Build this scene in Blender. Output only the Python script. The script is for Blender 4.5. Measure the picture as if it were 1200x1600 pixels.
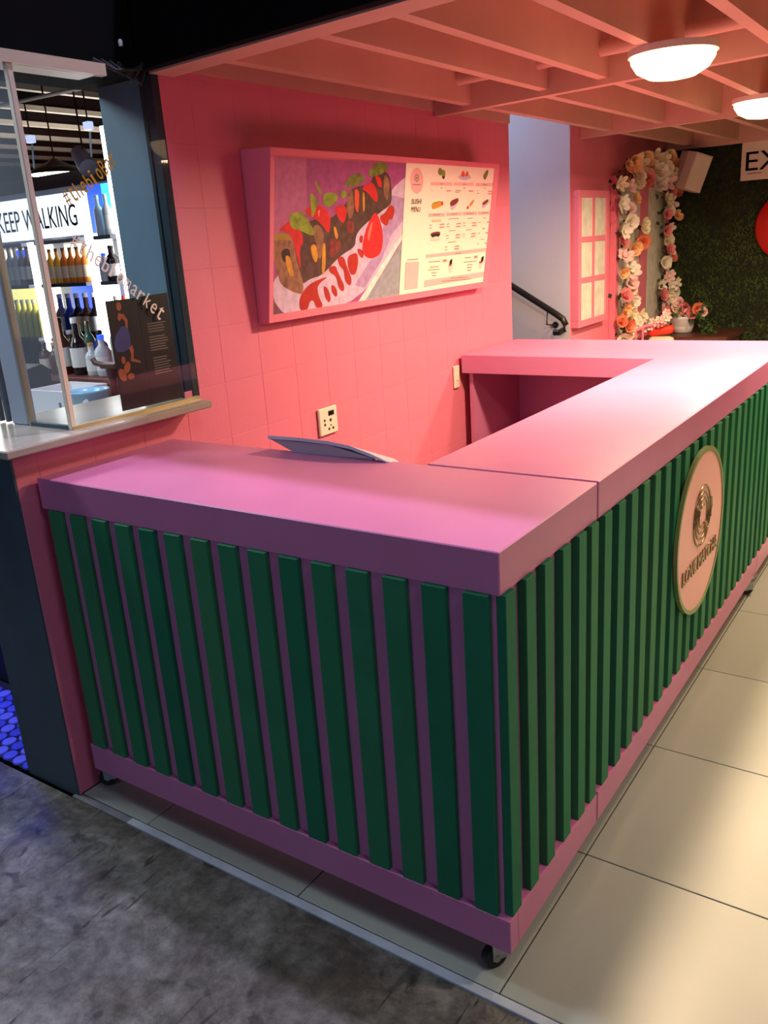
import bpy, bmesh, math, random
from mathutils import Vector, Matrix
import numpy as np

C = bpy.context.scene.collection
for o in list(bpy.data.objects):
    bpy.data.objects.remove(o, do_unlink=True)
sc = bpy.context.scene
rnd = random.Random(7)

# ------------------------------------------------------------------ camera, world, lights, exposure
cam_d = bpy.data.cameras.new('camera')
cam_d.sensor_fit = 'VERTICAL'
cam_d.sensor_height = 32.0
cam_d.lens = 1321.08 / 1600 * 32.0
cam_d.clip_start = 0.02
cam = bpy.data.objects.new('camera', cam_d)
C.objects.link(cam)
cam.matrix_world = (Matrix.Translation((0.7028, -1.3672, 1.6482)) @ Matrix.Rotation(0.6178, 4, 'Z')
                    @ Matrix.Rotation(1.2635, 4, 'X') @ Matrix.Rotation(-0.0687, 4, 'Z'))
sc.camera = cam

world = bpy.data.worlds.new('world')
sc.world = world
world.use_nodes = True
world.node_tree.nodes['Background'].inputs[0].default_value = (0.55, 0.6, 0.85, 1)
world.node_tree.nodes['Background'].inputs[1].default_value = 0.018

vs = sc.view_settings
vs.view_transform = 'Standard'
vs.look = 'None'
vs.gamma = 1.0
vs.use_curve_mapping = False
vs.exposure = 0.0


def light(name, kind, loc, power, color, look=None, size=0.2, angle=60, blend=0.3, size_y=None):
    d = bpy.data.lights.new(name, kind)
    d.energy = power
    d.color = color
    if kind == 'AREA':
        d.size = size
        if size_y:
            d.shape = 'RECTANGLE'
            d.size_y = size_y
    elif kind == 'SPOT':
        d.spot_size = math.radians(angle)
        d.spot_blend = blend
        d.shadow_soft_size = size
    else:
        d.shadow_soft_size = size
    o = bpy.data.objects.new(name, d)
    C.objects.link(o)
    o.location = loc
    if look is not None:
        o.rotation_euler = (Vector(look) - Vector(loc)).to_track_quat('-Z', 'Y').to_euler()
    return o


WARM = (1.0, 0.72, 0.46)
LAMP_EMIT = 5.0
LAMP_POWER = 60.0
# floodlight on the hall roof above the canopy, cool (rakes over the canopy front)
light('hall_floodlight', 'SPOT', (-0.7, 1.16, 5.6), 660, (0.68, 0.66, 1.0), (-0.75, -0.9, 0), 0.08, 70, 0.5)
# the cool hall behind the camera
light('hall_light', 'AREA', (3.0, -1.1, 5.4), 55, (0.70, 0.74, 1.0), (-0.9, 0, 0.6), 1.4)
light('hall_fill', 'AREA', (-0.6, -5.5, 2.4), 44, (0.46, 0.62, 1.0), (-0.7, 0, 0.6), 3.0)  # added soft fill that lifts the counter fronts
# daylight falling down the stairwell
light('stairwell_light', 'AREA', (-2.9, 3.34, 3.0), 21, (0.58, 0.72, 1.0), (-1.75, 4.05, 1.9), 0.4)
# blue strip under the neighbouring bar
light('bar_blue_light', 'AREA', (-2.55, 0.22, 0.62), 4, (0.04, 0.06, 1.0), (-2.1, 0.0, 0.0), 0.3)
# added lamp in front of the bar, brightens the window jamb and bottles
light('bar_fill', 'AREA', (-2.7, -0.2, 2.85), 42, (0.80, 0.9, 1.0), (-2.0, 0.6, 1.5), 0.6)


# added upward fill that brightens the rafter undersides in the bar hall
light('rafter_fill', 'AREA', (-6.0, 4.2, 1.9), 55, (1.0, 0.92, 0.85), (-6.0, 4.0, 3), 1.5)


# ------------------------------------------------------------------ materials
def lin(c):
    def f(v):
        v /= 255.0
        return v / 12.92 if v <= 0.04045 else ((v + 0.055) / 1.055) ** 2.4
    return (f(c[0]), f(c[1]), f(c[2]), 1.0)


def mat(name, rgb, rough=0.55, var=0.06, scale=6.0, bump=0.0, bscale=120.0, metal=0.0, emit=None, estr=0.0, spec=0.5, coat=0.0, linear=False):
    m = bpy.data.materials.new(name)
    m.use_nodes = True
    nt = m.node_tree
    b = nt.nodes['Principled BSDF']
    base = rgb if linear else lin(rgb)
    if len(base) == 3:
        base = (*base, 1.0)
    b.inputs['Roughness'].default_value = rough
    b.inputs['Metallic'].default_value = metal
    b.inputs['Specular IOR Level'].default_value = spec
    if coat:
        b.inputs['Coat Weight'].default_value = coat
        b.inputs['Coat Roughness'].default_value = 0.25
    tc = nt.nodes.new('ShaderNodeTexCoord')
    if var > 0:
        n = nt.nodes.new('ShaderNodeTexNoise')
        n.inputs['Scale'].default_value = scale
        n.inputs['Detail'].default_value = 4
        nt.links.new(tc.outputs['Object'], n.inputs['Vector'])
        r = nt.nodes.new('ShaderNodeValToRGB')
        r.color_ramp.elements[0].position = 0.3
        r.color_ramp.elements[1].position = 0.7
        r.color_ramp.elements[0].color = tuple(max(0, x * (1 - var)) for x in base[:3]) + (1,)
        r.color_ramp.elements[1].color = tuple(min(1, x * (1 + var)) for x in base[:3]) + (1,)
        nt.links.new(n.outputs['Fac'], r.inputs['Fac'])
        nt.links.new(r.outputs['Color'], b.inputs['Base Color'])
    else:
        b.inputs['Base Color'].default_value = base
    if bump > 0:
        n2 = nt.nodes.new('ShaderNodeTexNoise')
        n2.inputs['Scale'].default_value = bscale
        n2.inputs['Detail'].default_value = 3
        nt.links.new(tc.outputs['Object'], n2.inputs['Vector'])
        bp = nt.nodes.new('ShaderNodeBump')
        bp.inputs['Strength'].default_value = bump
        bp.inputs['Distance'].default_value = 0.004
        nt.links.new(n2.outputs['Fac'], bp.inputs['Height'])
        nt.links.new(bp.outputs['Normal'], b.inputs['Normal'])
    if emit:
        b.inputs['Emission Color'].default_value = lin(emit)
        b.inputs['Emission Strength'].default_value = estr
    return m


def glass_mat(name, tint=(0.93, 0.96, 0.97), rough=0.03, milk=0.0):
    m = bpy.data.materials.new(name)
    m.use_nodes = True
    nt = m.node_tree
    for n in list(nt.nodes):
        nt.nodes.remove(n)
    out = nt.nodes.new('ShaderNodeOutputMaterial')
    tr = nt.nodes.new('ShaderNodeBsdfTransparent')
    tr.inputs[0].default_value = (*tint, 1)
    gl = nt.nodes.new('ShaderNodeBsdfGlossy')
    gl.inputs['Roughness'].default_value = rough
    fr = nt.nodes.new('ShaderNodeFresnel')
    fr.inputs['IOR'].default_value = 1.32
    mx = nt.nodes.new('ShaderNodeMixShader')
    ge = nt.nodes.new('ShaderNodeNewGeometry')
    sb = nt.nodes.new('ShaderNodeMath')
    sb.operation = 'SUBTRACT'
    sb.inputs[0].default_value = 1.0
    nt.links.new(ge.outputs['Backfacing'], sb.inputs[1])
    mu = nt.nodes.new('ShaderNodeMath')
    mu.operation = 'MULTIPLY'
    nt.links.new(fr.outputs[0], mu.inputs[0])
    nt.links.new(sb.outputs[0], mu.inputs[1])
    nt.links.new(mu.outputs[0], mx.inputs[0])
    nt.links.new(tr.outputs[0], mx.inputs[1])
    nt.links.new(gl.outputs[0], mx.inputs[2])
    last = mx
    if milk:
        df = nt.nodes.new('ShaderNodeBsdfDiffuse')
        df.inputs[0].default_value = (0.8, 0.85, 0.9, 1)
        m2 = nt.nodes.new('ShaderNodeMixShader')
        m2.inputs[0].default_value = milk
        nt.links.new(mx.outputs[0], m2.inputs[1])
        nt.links.new(df.outputs[0], m2.inputs[2])
        last = m2
    nt.links.new(last.outputs[0], out.inputs[0])
    return m


M = {}
M['pink'] = mat('pink_paint', (232, 128, 148), 0.5, 0.04, 3, 0.05, 200)
M['pinkwall'] = mat('pink_wall_paint', (224, 120, 144), 0.5, 0.05, 2.5, 0.12, 90)
M['counter'] = mat('counter_pink_paint', (202, 120, 160), 0.36, 0.04, 5, 0.05, 160)
M['greens'] = [mat('green_batten_paint_%d' % i, c, 0.6, 0.06, 9, 0.06, 150, spec=0.2) for i, c in
               enumerate([(46, 122, 82), (42, 122, 80), (54, 126, 82), (32, 114, 78)])]
M['salmon'] = mat('salmon_canopy_paint', (214, 168, 148), 0.6, 0.06, 4, 0.08, 80)
M['black'] = mat('matt_black_paint', (9, 9, 10), 0.9, 0.2, 5, spec=0.08)
M['blackgloss'] = mat('black_satin', (18, 18, 20), 0.35, 0.1, 8)
M['darkteal'] = mat('dark_teal_paint', (66, 84, 92), 0.5, 0.12, 6, 0.08, 60)
M['framedark'] = mat('dark_frame_paint', (46, 58, 64), 0.65, 0.1, 8, spec=0.15)
M['steelblue'] = mat('steel_blue_paint', (112, 138, 152), 0.38, 0.06, 5)
M['postblue'] = mat('pale_steel_paint', (170, 182, 196), 0.4, 0.05, 5)
M['cream'] = mat('cream_aluminium', (214, 200, 172), 0.4, 0.05, 6)
M['dulledge'] = mat('dull_edge_strip', (118, 120, 122), 0.6, 0.2, 14)  # duller grey for the wall end of the strip
M['edge'] = mat('pale_edge_strip', (176, 184, 190), 0.45, 0.14, 14)
M['alu'] = mat('grey_aluminium', (190, 188, 186), 0.35, 0.08, 20, metal=0.6)
M['brassy'] = mat('pale_gold_aluminium', (206, 186, 138), 0.35, 0.06, 20, metal=0.5)
M['stone'] = mat('white_stone', (158, 150, 138), 0.22, 0.08, 9)
M['tilefloor'] = [mat('beige_porcelain_%d' % i, c, 0.36, 0.07, 2.2, 0.03, 60) for i, c in
                  enumerate([(160, 167, 154), (164, 171, 157), (156, 163, 150)])]
M['grout'] = mat('dark_grout', (44, 40, 38), 0.9, 0.1, 40)
M['stairwall'] = mat('pale_grey_wall', (196, 198, 206), 0.7, 0.04, 3, 0.06, 60)
M['print'] = mat('white_plastic', (226, 216, 196), 0.4, 0.03, 10)
M['rubber'] = mat('black_rubber', (20, 20, 21), 0.6, 0.1, 30)
M['zinc'] = mat('zinc_plated_steel', (170, 172, 176), 0.3, 0.06, 40, metal=0.9)
M['gold'] = mat('bronze_metal', (150, 138, 104), 0.28, 0.08, 30, metal=0.9)
M['rim'] = mat('olive_gold_rim', (122, 142, 86), 0.4, 0.06, 20)
M['signpink'] = mat('sign_pink', (238, 172, 168), 0.4, 0.02, 5)
M['lampbase'] = mat('lamp_base_white', (236, 228, 214), 0.5, 0.02, 10)
M['lamp'] = mat('lamp_diffuser', (255, 240, 220), 0.4, 0.0, emit=(255, 212, 160), estr=LAMP_EMIT)
M['tablet'] = mat('pale_blue_grey_plastic', (190, 206, 218), 0.35, 0.03, 10)
M['tabletd'] = mat('grey_plastic', (172, 168, 176), 0.45, 0.05, 10)
M['glass'] = glass_mat('window_glass')
M['glassmilk'] = glass_mat('dusty_glass', milk=0.10)
M['frost'] = mat('frosted_pale_glass', (220, 220, 204), 0.5, 0.14, 14)
M['wood'] = mat('brown_wood', (92, 56, 44), 0.45, 0.25, 9)
M['redwood'] = mat('red_brown_wood', (120, 70, 64), 0.4, 0.15, 7)
M['white'] = mat('white_gloss', (232, 232, 230), 0.35, 0.03, 8)
M['offwhite'] = mat('cream_white', (228, 214, 190), 0.45, 0.05, 8)
M['red'] = mat('red_gloss', (196, 30, 26), 0.28, 0.06, 8)
M['orangered'] = mat('orange_red_fabric', (226, 62, 34), 0.6, 0.1, 20)
M['soil'] = mat('dark_leafage', (24, 32, 18), 0.8, 0.3, 30)
M['leafdark'] = mat('dark_green_leaf', (52, 70, 44), 0.6, 0.25, 30)
M['leaf'] = mat('leaf_green', (66, 96, 48), 0.5, 0.25, 30)
M['turf'] = mat('turf_backing', (22, 28, 14), 0.9, 0.3, 30)
M['blade'] = mat('turf_blade', (70, 94, 30), 0.6, 0.6, 5)
M['ledw'] = mat('white_led_panel', (255, 255, 255), 0.5, 0, emit=(255, 250, 240), estr=4.5)
M['ledsign'] = mat('backlit_sign_face', (255, 255, 255), 0.5, 0, emit=(236, 244, 255), estr=1.6)
M['ledblue'] = mat('blue_backlight', (30, 60, 230), 0.5, 0.2, 3, emit=(40, 90, 255), estr=1.3)
M['ledcyan'] = mat('cyan_backlight', (60, 200, 240), 0.5, 0, emit=(70, 210, 250), estr=1.4)
M['ledyel'] = mat('yellow_backlight', (250, 240, 150), 0.5, 0, emit=(250, 240, 150), estr=1.3)
M['ledcream'] = mat('cream_backlight', (255, 240, 210), 0.5, 0, emit=(255, 236, 205), estr=1.5)
M['shelf'] = mat('grey_shelf', (96, 98, 110), 0.4, 0.08, 10)
M['signtext'] = mat('slate_sign_letters', (42, 46, 66), 0.5, 0.05, 10)
M['penny'] = [mat('blue_penny_tile_%d' % i, c, 0.3, 0.06, 20) for i, c in enumerate([(84, 90, 220), (110, 116, 235), (70, 76, 205)])]
M['navy'] = mat('navy_grout', (8, 8, 22), 0.7, 0.2, 30)


def concrete():
    m = bpy.data.materials.new('stained_concrete')
    m.use_nodes = True
    nt = m.node_tree
    b = nt.nodes['Principled BSDF']
    tc = nt.nodes.new('ShaderNodeTexCoord')

    def noise(sc_, det, rough=0.55, dist=0.0, vec=None):
        n = nt.nodes.new('ShaderNodeTexNoise')
        n.inputs['Scale'].default_value = sc_
        n.inputs['Detail'].default_value = det
        n.inputs['Roughness'].default_value = rough
        n.inputs['Distortion'].default_value = dist
        nt.links.new(vec or tc.outputs['Object'], n.inputs['Vector'])
        return n

    def ramp(src, p0, p1, c0, c1):
        r = nt.nodes.new('ShaderNodeValToRGB')
        r.color_ramp.elements[0].position = p0
        r.color_ramp.elements[1].position = p1
        r.color_ramp.elements[0].color = (*c0, 1)
        r.color_ramp.elements[1].color = (*c1, 1)
        nt.links.new(src, r.inputs[0])
        return r

    def mul(a, bb, f=1.0):
        x = nt.nodes.new('ShaderNodeMix')
        x.data_type = 'RGBA'
        x.blend_type = 'MULTIPLY'
        x.inputs[0].default_value = f
        nt.links.new(a, x.inputs[6])
        nt.links.new(bb, x.inputs[7])
        return x.outputs[2]

    base = ramp(noise(3.6, 9, 0.68, 0.8).outputs['Fac'], 0.38, 0.62, (0.060, 0.046, 0.031), (0.21, 0.195, 0.165))
    fine = ramp(noise(24, 9, 0.75).outputs['Fac'], 0.36, 0.62, (0.42, 0.41, 0.40), (1.15, 1.15, 1.15))
    col = mul(base.outputs[0], fine.outputs[0])
    # dark round spots and rubbed-in marks
    spots = ramp(noise(9, 3, 0.5, 0.9).outputs['Fac'], 0.32, 0.385, (0.28, 0.26, 0.24), (1, 1, 1))
    col = mul(col, spots.outputs[0], 0.85)
    # long dark scuffs, stretched along a diagonal, in patches
    mp = nt.nodes.new('ShaderNodeMapping')
    mp.inputs['Rotation'].default_value = (0, 0, 0.9)
    mp.inputs['Scale'].default_value = (30, 3.2, 1)
    nt.links.new(tc.outputs['Object'], mp.inputs['Vector'])
    sc1 = ramp(noise(1.0, 4, 0.6, 1.2, mp.outputs[0]).outputs['Fac'], 0.355, 0.39, (0.22, 0.20, 0.18), (1, 1, 1))
    msk = ramp(noise(2.1, 2).outputs['Fac'], 0.44, 0.52, (0, 0, 0), (1, 1, 1))
    x = nt.nodes.new('ShaderNodeMix')
    x.data_type = 'RGBA'
    x.blend_type = 'MULTIPLY'
    nt.links.new(msk.outputs[0], x.inputs[0])
    nt.links.new(col, x.inputs[6])
    nt.links.new(sc1.outputs[0], x.inputs[7])
    nt.links.new(x.outputs[2], b.inputs['Base Color'])
    rr = ramp(noise(5, 4).outputs['Fac'], 0.3, 0.7, (0.42,) * 3, (0.75,) * 3)
    nt.links.new(rr.outputs[0], b.inputs['Roughness'])
    bp = nt.nodes.new('ShaderNodeBump')
    bp.inputs['Strength'].default_value = 0.25
    bp.inputs['Distance'].default_value = 0.003
    nt.links.new(noise(60, 5).outputs['Fac'], bp.inputs['Height'])
    nt.links.new(bp.outputs['Normal'], b.inputs['Normal'])
    return m


M['concrete'] = concrete()


# ------------------------------------------------------------------ geometry helpers
class MB:
    """collects shapes into one mesh; shapes are in world (or thing-local) coordinates"""
    def __init__(self):
        self.v, self.f, self.mi, self.sm = [], [], [], []

    def add(self, vs_, fs, mi=0, smooth=False, mx=None):
        n = len(self.v)
        for p in vs_:
            p = Vector(p)
            if mx is not None:
                p = mx @ p
            self.v.append(tuple(p))
        for f in fs:
            self.f.append(tuple(n + i for i in f))
            self.mi.append(mi)
            self.sm.append(smooth)
        return self

    def box(self, x0, x1, y0, y1, z0, z1, mi=0, mx=None, ch=0.0):
        if x0 > x1: x0, x1 = x1, x0
        if y0 > y1: y0, y1 = y1, y0
        if z0 > z1: z0, z1 = z1, z0
        if ch <= 0:
            vs_ = [(x, y, z) for x in (x0, x1) for y in (y0, y1) for z in (z0, z1)]
            fs = [(0, 1, 3, 2), (4, 6, 7, 5), (0, 4, 5, 1), (2, 3, 7, 6), (0, 2, 6, 4), (1, 5, 7, 3)]
            return self.add(vs_, fs, mi, False, mx)
        bm = bmesh.new()
        bmesh.ops.create_cube(bm, size=1.0)
        for v in bm.verts:
            v.co = Vector(((x0 + x1) / 2 + v.co.x * (x1 - x0), (y0 + y1) / 2 + v.co.y * (y1 - y0), (z0 + z1) / 2 + v.co.z * (z1 - z0)))
        bmesh.ops.bevel(bm, geom=bm.edges[:], offset=ch, segments=1, affect='EDGES', profile=0.5)
        bm.verts.index_update()
        self.add([v.co.copy() for v in bm.verts], [tuple(v.index for v in f.verts) for f in bm.faces], mi, False, mx)
        bm.free()
        return self

    def prism(self, pts, a, b, axis='z', mi=0, mx=None):
        """extrude a polygon (2D) along an axis; axis x: pts are (y,z), y: (x,z), z: (x,y)"""
        n = len(pts)
        def P(p, t):
            return (t, p[0], p[1]) if axis == 'x' else (p[0], t, p[1]) if axis == 'y' else (p[0], p[1], t)
        vs_ = [P(p, a) for p in pts] + [P(p, b) for p in pts]
        fs = [tuple(range(n))[::-1], tuple(range(n, 2 * n))] + [(i, (i + 1) % n, n + (i + 1) % n, n + i) for i in range(n)]
        return self.add(vs_, fs, mi, False, mx)

    def lathe(self, prof, c=(0, 0, 0), seg=16, mi=0, smooth=True, mx=None):
        """prof: (r, z) from bottom to top; closed with caps when r > 0 at the ends"""
        vs_, fs = [], []
        k = len(prof)
        for r, z in prof:
            for i in range(seg):
                a = 2 * math.pi * i / seg
                vs_.append((c[0] + r * math.cos(a), c[1] + r * math.sin(a), c[2] + z))
        for j in range(k - 1):
            for i in range(seg):
                i2 = (i + 1) % seg
                fs.append((j * seg + i, j * seg + i2, (j + 1) * seg + i2, (j + 1) * seg + i))
        self.add(vs_, fs, mi, smooth, mx)
        self.add([vs_[i] for i in range(seg)], [tuple(range(seg))[::-1]], mi, False, mx)
        self.add([vs_[(k - 1) * seg + i] for i in range(seg)], [tuple(range(seg))], mi, False, mx)
        return self

    def cyl(self, a, b, r, seg=12, mi=0, r2=None, smooth=True):
        a, b = Vector(a), Vector(b)
        d = b - a
        q = d.to_track_quat('Z', 'Y').to_matrix().to_4x4()
        return self.lathe([(r, 0), (r2 if r2 is not None else r, d.length)], seg=seg, mi=mi, smooth=smooth, mx=Matrix.Translation(a) @ q)

    def tube(self, pts, r, seg=10, mi=0):
        pts = [Vector(p) for p in pts]
        vs_, fs = [], []
        n = len(pts)
        up = Vector((0, 0, 1))
        for i, p in enumerate(pts):
            t = (pts[min(i + 1, n - 1)] - pts[max(i - 1, 0)]).normalized()
            s = t.cross(up)
            if s.length < 1e-3:
                s = t.cross(Vector((0, 1, 0)))
            s.normalize()
            w = s.cross(t).normalized()
            for k in range(seg):
                a = 2 * math.pi * k / seg
                vs_.append(p + r * (math.cos(a) * s + math.sin(a) * w))
        for i in range(n - 1):
            for k in range(seg):
                k2 = (k + 1) % seg
                fs.append((i * seg + k, i * seg + k2, (i + 1) * seg + k2, (i + 1) * seg + k))
        self.add(vs_, fs, mi, True)
        self.add(vs_[:seg], [tuple(range(seg))[::-1]], mi)
        self.add(vs_[-seg:], [tuple(range(seg))], mi)
        return self

    def build(self, name, m, parent=None, shift=True):
        me = bpy.data.meshes.new(name)
        off = Vector((0, 0, 0))
        if parent is not None and shift:
            p = parent
            while p is not None:
                off += p.location
                p = p.parent
        me.from_pydata([tuple(Vector(v) - off) for v in self.v], [], self.f)
        bm = bmesh.new()
        bm.from_mesh(me)
        bmesh.ops.recalc_face_normals(bm, faces=bm.faces[:])
        bm.to_mesh(me)
        bm.free()
        ms = m if isinstance(m, (list, tuple)) else [m]
        for x in ms:
            me.materials.append(x)
        me.polygons.foreach_set('material_index', self.mi)
        me.polygons.foreach_set('use_smooth', self.sm)
        me.update()
        o = bpy.data.objects.new(name, me)
        C.objects.link(o)
        if parent is not None:
            o.parent = parent
        return o


def tag(o, label=None, cat=None, group=None, kind=None):
    if label: o['label'] = label
    if cat: o['category'] = cat
    if group: o['group'] = group
    if kind: o['kind'] = kind
    return o


def empty(name, loc=(0, 0, 0)):
    o = bpy.data.objects.new(name, None)
    o.empty_display_size = 0.05
    C.objects.link(o)
    o.location = loc
    return o


def thing(name, loc, label, cat, group=None):
    return tag(empty(name, loc), label, cat, group)


def struct(name, loc=(0, 0, 0)):
    return tag(empty(name, loc), kind='structure')


def copy_obj(src, parent=None, loc=None):
    c = src.copy()
    C.objects.link(c)
    if parent is not None:
        c.parent = parent
    if loc is not None:
        c.location = loc
    return c


def copy_tree(src, parent=None):
    c = src.copy()
    C.objects.link(c)
    c.parent = parent
    for ch in list(src.children):
        copy_tree(ch, c)
    return c


def text_geo(s, depth=0.0):
    """letters of s as plain mesh data: lower-left at 0,0; returns verts, faces, width, height"""
    cu = bpy.data.curves.new('letters', 'FONT')
    cu.body = s
    cu.size = 1.0
    cu.extrude = depth / 2
    cu.resolution_u = 3
    o = bpy.data.objects.new('letters', cu)
    C.objects.link(o)
    bpy.context.view_layer.update()
    ev = o.evaluated_get(bpy.context.evaluated_depsgraph_get())
    me = ev.to_mesh()
    vs_ = [v.co.copy() for v in me.vertices]
    fs = [tuple(p.vertices) for p in me.polygons]
    ev.to_mesh_clear()
    bpy.data.objects.remove(o, do_unlink=True)
    bpy.data.curves.remove(cu)
    x0 = min(v.x for v in vs_); x1 = max(v.x for v in vs_)
    y0 = min(v.y for v in vs_); y1 = max(v.y for v in vs_)
    vs_ = [Vector((v.x - x0, v.y - y0, v.z)) for v in vs_]
    return vs_, fs, x1 - x0, y1 - y0


def put_text(mb, s, org, right, up, w=None, h=None, depth=0.002, mi=0):
    """set the word s with its lower-left corner at org; stretched to width w and height h"""
    right, up = Vector(right).normalized(), Vector(up).normalized()
    nrm = right.cross(up)
    vs_, fs, tw, th = text_geo(s, 1.0)
    sx = (w / tw) if w else (h / th)
    sy = (h / th) if h else sx
    P = [Vector(org) + right * (v.x * sx) + up * (v.y * sy) + nrm * ((v.z + 0.5) * depth) for v in vs_]
    mb.add(P, fs, mi)
    return tw * sx


# ------------------------------------------------------------------ floors
WX = -1.531                     # face of the pink wall
TRIM_Y = -0.033
fl = MB().box(WX - 0.3, 4.0, TRIM_Y, 9.0, -0.06, -0.006).build('floor', M['grout'])
tag(fl, kind='structure')
xs = [-0.016 + 0.6 * k for k in range(-3, 6)]
ys = [TRIM_Y] + [0.498 + 0.6 * k for k in range(0, 11)]
full_tile = {}
for i in range(len(xs) - 1):
    for j in range(len(ys) - 1):
        x0, x1 = max(xs[i], WX + 0.002), xs[i + 1]
        y0, y1 = ys[j], ys[j + 1]
        g = 0.0018
        w, h = round(x1 - x0, 3), round(y1 - y0, 3)
        mi = rnd.randrange(3)
        key = (w, h, mi)
        if key not in full_tile:
            full_tile[key] = MB().box(g, w - g, g, h - g, -0.006, 0.0, ch=0.0012).build('tile', M['tilefloor'][mi], fl)
            full_tile[key].location = (x0, y0, 0)
        else:
            copy_obj(full_tile[key], fl, (x0, y0, 0))
tr = MB().box(WX + 0.25, 4.0, TRIM_Y - 0.026, TRIM_Y - 0.001, -0.05, 0.0005, ch=0.0015).build('trim_1', M['edge'])
tag(tr, kind='structure')
tr2 = MB().box(WX - 0.02, WX + 0.25, TRIM_Y - 0.026, TRIM_Y - 0.001, -0.05, -0.0005, ch=0.0015).build('trim_2', M['dulledge'])
tag(tr2, kind='structure')
cf = MB().box(-5.0, 5.0, -6.5, TRIM_Y - 0.026, -0.06, -0.006).build('floor', M['concrete'])
tag(cf, kind='structure')
# penny round floor of the neighbouring bar
pf = MB().box(-12.0, WX - 0.3, -0.04, 9.0, -0.06, -0.008).build('floor', M['navy'])
tag(pf, kind='structure')
pm = [MB().lathe([(0.026, -0.008), (0.026, -0.001), (0.024, 0.001)], seg=16).build('penny_tile', M['penny'][k], pf) for k in range(3)]
first = [True] * 3
px, py = 0.0585, 0.0507
for r in range(6):
    for q in range(16):
        x = -1.842 - q * px - (px / 2 if r % 2 else 0)
        y = -0.018 + r * py
        k = rnd.randrange(3)
        if first[k]:
            pm[k].location = (x, y, 0)
            first[k] = False
        else:
            copy_obj(pm[k], pf, (x, y, 0))

# ------------------------------------------------------------------ pink tiled wall with the bar window
wl = struct('wall_left')
bk = MB()
bk.box(-1.80, WX - 0.0012, -0.041, 0.71, 0.0, 1.15)
bk.box(-1.80, WX - 0.0012, 0.705, 3.195, 0.0, 2.225)
bk.build('backing', M['pinkwall'], wl)
gy = [-0.041] + [0.037 + 0.2 * k for k in range(0, 16)] + [3.195]
gz = [0.0] + [0.003 + 0.2 * k for k in range(1, 12)] + [2.222]
tmesh = {}
for i in range(len(gy) - 1):
    for j in range(len(gz) - 1):
        y0, y1, z0, z1 = gy[i], gy[i + 1], gz[j], gz[j + 1]
        if y0 < 0.705 and z1 > 1.15:
            if z0 >= 1.15:
                if y1 > 0.71:
                    y0 = 0.705
                else:
                    continue
            elif y1 < 0.71:
                z1 = 1.15
        key = (round(y1 - y0, 3), round(z1 - z0, 3))
        x = WX - rnd.random() * 0.0006
        if key not in tmesh:
            a, b = key
            o = MB().box(-0.0045, 0.0, 0.0005, a - 0.0005, 0.0005, b - 0.0005, ch=0.0009).build('tile', M['pinkwall'], wl)
            o.location = (x, y0, z0)
            tmesh[key] = o
        else:
            copy_obj(tmesh[key], wl, (x, y0, z0))
# dark painted end of the low wall
ep = MB().box(-1.806, WX - 0.002, -0.047, -0.041, -0.006, 1.15).build('trim_3', M['darkteal'])
tag(ep, kind='structure')
# salmon strip at the top of the wall
st = MB().box(-1.80, WX + 0.006, 0.72, 3.2, 2.222, 2.44).build('trim_4', M['salmon'])
tag(st, kind='structure')
# black bulkhead above the bar window
bh = MB()
bh.box(-1.86, WX - 0.01, 0.10, 0.72, 2.20, 3.4)
bh.box(-6.0, -1.86, 0.10, 0.14, 2.55, 3.4)
bh.build('wall_header', M['black'])
tag(bpy.data.objects['wall_header'], kind='structure')
# steel post between window and wall
jp = MB().box(-1.805, -1.575, 0.685, 0.704, 1.17, 2.26, ch=0.002).build('trim_5', M['steelblue'])
tag(jp, kind='structure')
jd = MB().box(-1.575, WX + 0.003, 0.672, 0.7045, 1.17, 2.22, ch=0.002)
jd.box(-1.582, -1.568, 0.668, 0.69, 1.17, 2.22)
jd = jd.build('trim_6', M['framedark'])
tag(jd, kind='structure')

# window: sill, frame, panes, lettering
wn = struct('window_1')
MB().box(-1.90, -1.430, -0.115, 0.664, 1.151, 1.176, ch=0.004).build('sill', M['stone'], wn)
MB().box(-1.512, -1.492, 0.150, 0.672, 1.176, 1.186).build('bottom_rail', M['brassy'], wn)
MB().box(-1.70, -1.512, 0.146, 0.160, 1.176, 1.188).build('bottom_rail', M['darkteal'], wn)
MB().box(-1.515, -1.490, 0.120, 0.470, 2.168, 2.20).box(-1.62, -1.515, 0.120, 0.470, 2.176, 2.20).build('head_rail', M['cream'], wn)
MB().box(-1.512, -1.494, 0.146, 0.164, 1.176, 2.170, ch=0.002).build('corner_post', M['offwhite'], wn)
MB().box(-1.80, -1.715, 0.146, 0.180, 1.176, 2.20, ch=0.004).build('side_post', M['postblue'], wn)
MB().box(-1.715, -1.703, 0.150, 0.166, 1.176, 2.20).build('side_post', M['brassy'], wn)
MB().box(-1.506, -1.500, 0.164, 0.672, 1.186, 2.168).build('pane', M['glass'], wn)
MB().box(-1.703, -1.512, 0.150, 0.156, 1.188, 2.176).build('pane', M['glassmilk'], wn)


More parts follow.
